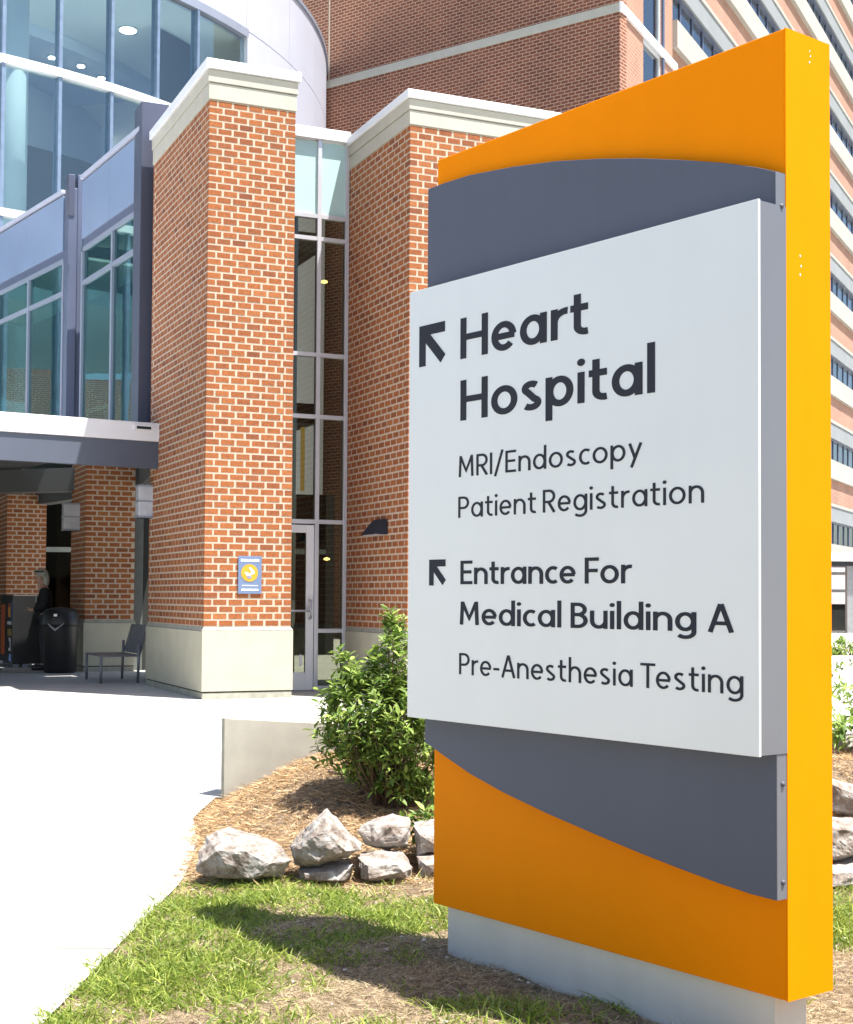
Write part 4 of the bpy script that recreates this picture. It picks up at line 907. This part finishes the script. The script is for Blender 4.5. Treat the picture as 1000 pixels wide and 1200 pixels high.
def shrub(label, cx, cy, zb, lobes, nl, singles, name='shrub', lsz=(.03, .085), cat='shrub'):
    o = thing(name, label, cat, (cx, cy, zb)); rnd = random.Random(int(cx*100)+5)
    st = MB(); leaves = []
    for k in range(nl):
        # pick lobe, direction
        lb_ = rnd.choices(lobes, weights=[l[6] for l in lobes])[0]
        u_ = Vector((rnd.gauss(0, 1), rnd.gauss(0, 1), rnd.gauss(0, 1))).normalized(); rad = min(1.32, 1+rnd.gauss(-.12, .18))
        tip = Vector((lb_[0]+u_.x*lb_[3]*rad, lb_[1]+u_.y*lb_[4]*rad, lb_[2]+u_.z*lb_[5]*rad))
        if tip.z < .06: continue
        out = (tip-Vector((0, 0, .25))).normalized()+Vector((0, 0, .5)); out.normalize()
        if k % 6 == 0:
            base = Vector((rnd.uniform(-.08, .08), rnd.uniform(-.08, .08), 0)); mid = base.lerp(tip, .5)+Vector((0, 0, -.05)); st.tube([base, mid, tip], [.008, .005, .002], 5)
        a0 = rnd.uniform(0, 6.28); sp = .03
        for j in range(rnd.randint(6, 9)):       # whorl along a short twig
            a = a0+j*2.4; side = out.orthogonal().normalized(); side = Matrix.Rotation(a, 3, out) @ side
            d = (side*rnd.uniform(.8, 1.1)+out*rnd.uniform(.2, .9)+Vector((0, 0, rnd.uniform(-.2, .1)))).normalized()
            leaves.append((tip-out*sp*(j*.35), d, rnd.uniform(*lsz), rnd.uniform(-.5, .5)))
    def mtx(l_):
        p_, d, s_, tw_ = l_; n_ = (Vector((0, 0, 1))-d*d.z).normalized(); y_ = n_.cross(d); R_ = Matrix((d, y_, n_)).transposed(); R_ = R_ @ Matrix.Rotation(tw_, 3, 'X')
        return Matrix.Translation(p_) @ R_.to_4x4() @ Matrix.Diagonal((s_, s_, s_, 1))
    st.build('stem', mat('bark_brown', (.12, .08, .05), .9) if 'bark_brown' not in bpy.data.materials else bpy.data.materials['bark_brown'], o, smooth=True)
    leaves.sort(key=lambda l_: l_[0].y-l_[0].z*.6)       # nearest the viewer and highest first
    lm = bpy.data.meshes.new('leaf'); lm.from_pydata(LV, [], LF); lm.materials.append(lf_o)
    pick = set(rnd.sample(range(min(len(leaves), 1400)), min(singles, len(leaves)//2)))
    mb = MB()
    for i, l_ in enumerate(leaves):
        T_ = mtx(l_)
        if i in pick: c = bpy.data.objects.new('leaf', lm); COL.objects.link(c); c.parent = o; c.matrix_local = T_
        else: mb.add([T_ @ Vector(v) for v in LV], LF)
    f = mb.build('foliage', lf_i, o); f['kind'] = 'stuff'
    return o
bx, by = onY(452, 950, 9.55).x, 9.55; bz = zsoil(bx, by)
print('BUSH', bx, by, bz)
shrub('leafy green bush beside the left edge of the sign', bx, by, bz-.02,
      [(0.0, 0, .52, .38, .38, .45, 4.8), (-.17, -.05, .60, .27, .28, .33, 2.4), (.07, 0, .95, .20, .22, .26, 1.3), (.10, 0, 1.12, .07, .08, .16, .18), (-.26, 0, .90, .06, .07, .12, .12), (.18, -.05, .45, .34, .34, .42, 3), (.03, -.05, 1.22, .05, .05, .12, .16), (-.30, -.05, .98, .05, .05, .10, .12)], 980, 290)
shrub('low leafy sprig growing at the foot of the bush by the sign', onY(500, 960, 8.9).x, 8.75, zsoil(-.05, 8.75), [(0, 0, .16, .13, .1, .12, 1)], 16, 12, 'plant', (.05, .09), 'plant')
for k_, (px, py, Y, s_, lab) in enumerate([(998, 845, 10.6, .20, 'small leafy plant against the white path right of the sign'), (995, 890, 9.2, .16, 'bright green plant between the rocks right of the sign'), (1012, 830, 12, .3, 'taller green plant at the right edge of the photo'), (992, 822, 15, .28, 'dark leafy plant in front of the white path, right of the sign')]):
    q = onY(px, py, Y); shrub(lab, q.x, q.y, max(zsoil(q.x, q.y), q.z-s_), [(0, 0, s_*.8, s_, s_, s_*.7, 1)], 24, 0, 'plant', (.05, .09), 'plant')
hx, hy = 9.8, 34.8
shrub('green hedge in front of the grey planter wall', 10.3, 34.6, .2, [(i*.8-1.0, 0, .2, .5, .35, .30, 1) for i in range(5)], 260, 0, 'hedge', (.10, .16), 'hedge')

# ------------------------------------------------------------------ grass, straw (numpy built)
def strips(name, P, D, Lg, Wd, curve, matl, parent=None, seg=2):
    # P (n,3) roots, D (n,3) unit direction, Lg, Wd, curve (n,3) bend vector
    n = len(P); up_ = np.array([0, 0, 1.]); side = np.cross(D, rng.normal(size=(n, 3))); side /= np.linalg.norm(side, axis=1)[:, None]
    vs = []
    for i in range(seg+1):
        t = i/seg; c = P+D*(Lg*t)[:, None]+curve*(t*t*Lg)[:, None]; w = (Wd*(1-t*.85)*.5)[:, None] if seg > 0 else 0
        vs += [c-side*w, c+side*w]
    Vv = np.stack(vs, 1).reshape(-1, 3); k = 2*(seg+1)
    q = []
    for i in range(seg): q.append([2*i, 2*i+1, 2*i+3, 2*i+2])
    Q = (np.arange(n)[:, None, None]*k+np.array(q)[None]).reshape(-1, 4)
    me = bpy.data.meshes.new(name); me.vertices.add(len(Vv)); me.vertices.foreach_set('co', Vv.astype(np.float32).ravel())
    me.loops.add(Q.size); me.loops.foreach_set('vertex_index', Q.astype(np.int32).ravel()); me.polygons.add(len(Q)); me.polygons.foreach_set('loop_start', (np.arange(len(Q))*4).astype(np.int32))
    me.polygons.foreach_set('loop_total', np.full(len(Q), 4, np.int32)) if hasattr(me.polygons[0], 'loop_total') and False else None
    me.update(); me.validate(); me.materials.append(matl)
    o = bpy.data.objects.new(name, me); COL.objects.link(o); o.parent = parent; return o
def nz(x, y, f, s=0): return noise.noise(Vector((x*f+s, y*f, s*1.7)))
grass_m = leafmat('grass_blade', True, (.10, .18, .02), (.44, .50, .10), .4)
dry_m = leafmat('dry_grass', True, (.26, .20, .11), (.66, .54, .35), .3)
straw_m = leafmat('pine_straw', True, (.26, .15, .065), (.78, .55, .31), .15)
sbase = NP.to_2d(); sdir2 = SD.to_2d()
def near_sign(x, y):
    d = Vector((x, y))-sbase; u_ = d.dot(sdir2); v_ = d.dot(SN.to_2d()); return u_, v_
def gdens(x, y):
    if y > 8.15+.12*nz(x, y, 2, 5): return 0
    if x < edge(y)-.015+.05*nz(x, y, 6, 9): return 0
    g_ = .55+1.1*nz(x, y, 1.5, 1)+.8*nz(x, y, 4.6, 2)
    u_, v_ = near_sign(x, y)
    if -.3 < u_ < 2.3 and -.6 < v_ < .75: g_ -= .95*(1-abs(v_-.05)/.8)
    if y > 7.6: g_ -= (y-7.6)*1.0
    if 6.95 < y < 7.7 and -.5 < x < .4: g_ += .4
    if x > 1.9 and y > 6.8: g_ += .4
    if x > 1.1 and y < 6.6 : g_ -= .6
    if x < -1.0: g_ += .25
    return g_
pts = []; dpts = []
n_try = 190000
X_ = rng.uniform(-1.55, 3.6, n_try); Y_ = 4.4+rng.uniform(0, 1, n_try)*3.85
# clumps: jitter around tuft centres
for x, y in zip(X_, Y_):
    g_ = gdens(x, y)
    if rng.random() < g_*.9: pts.append((x, y))
    elif x > edge(y)+.0 and rng.random() < .42 and y < 8.4: dpts.append((x, y))
pts = np.array(pts); dpts = np.array(dpts)
cl = rng.normal(0, .012, pts.shape); pts = np.round(pts/.045)*.045*.75+pts*.25+cl
def mk(ptsA, lo, hi, wlo, whi, lean, name, matl, zoff=0, curvez=-.35):
    n = len(ptsA); Pz = np.array([[x, y, zsoil(x, y)+zoff] for x, y in ptsA]); D = np.stack([rng.normal(0, lean, n), rng.normal(0, lean, n), np.ones(n)], 1); D /= np.linalg.norm(D, axis=1)[:, None]
    cv = np.stack([rng.normal(0, .35, n), rng.normal(0, .35, n), np.full(n, curvez)*rng.uniform(.3, 1, n)], 1)
    return strips(name, Pz, D, rng.uniform(lo, hi, n), rng.uniform(wlo, whi, n), cv, matl)
tag(mk(pts, .025, .09, .005, .012, .75, 'grass', grass_m, -.004), 'patchy green grass growing round the sign', 'grass', kind='stuff')
tag(mk(dpts, .02, .06, .002, .005, 2.2, 'dry_grass', dry_m, .003, -.2), 'dry straw-coloured grass and thatch between the green patches', 'dry grass', kind='stuff')
# pine straw on the bed
sp_ = []
for x, y in zip(rng.uniform(-1.75, 4.0, 95000), rng.uniform(7.7, 11.2, 95000)):
    if behind(x, y) > -.02 and x < 2: continue
    if x < edge(y)-.05+.12*nz(x, y, 5, 3): continue
    if y < 8.05+.25*nz(x, y, 3, 4) and rng.random() > .25: continue
    if x > .6 and y < 8.3: continue
    sp_.append((x, y))
sp_ = np.array(sp_); n = len(sp_)
Pz = np.array([[x, y, zsoil(x, y)+.004+abs(random.gauss(0, .008))] for x, y in sp_]); a_ = rng.uniform(0, 6.28, n)
D = np.stack([np.cos(a_), np.sin(a_), rng.normal(.05, .22, n)], 1); D /= np.linalg.norm(D, axis=1)[:, None]
tag(strips('pine_straw', Pz, D, rng.uniform(.025, .085, n), rng.uniform(.002, .007, n), np.stack([rng.normal(0, .3, n), rng.normal(0, .3, n), rng.normal(0, .1, n)], 1), straw_m), 'golden pine straw mulch covering the bed behind the rocks', 'mulch', kind='stuff')
# pebbles and pale leaf bits
mb = MB()
for _ in range(260):
    x, y = random.uniform(-1.3, 2.5), random.uniform(4.6, 8.1)
    if x < edge(y)+.05: continue
    z = zsoil(x, y)+.012; s_ = random.uniform(.004, .012); T_ = Matrix.Translation((x, y, z)) @ Matrix.Rotation(random.uniform(0, 6.28), 4, 'Z') @ Matrix.Rotation(random.uniform(-.7, .7), 4, 'X')
    mb.add([T_ @ Vector(v) for v in ((-s_, -s_*.6, 0), (s_, -s_*.5, s_*.3), (s_*1.1, s_*.6, 0), (-s_*.8, s_*.5, s_*.4), (0, 0, s_*.9))], [(0, 1, 4), (1, 2, 4), (2, 3, 4), (3, 0, 4)])
tag(mb.build('leaf_litter', mat('pale_litter', (.50, .46, .40), .9, 0, .3, 20)), 'pale dead leaf bits scattered in the grass', 'leaf litter', kind='stuff')
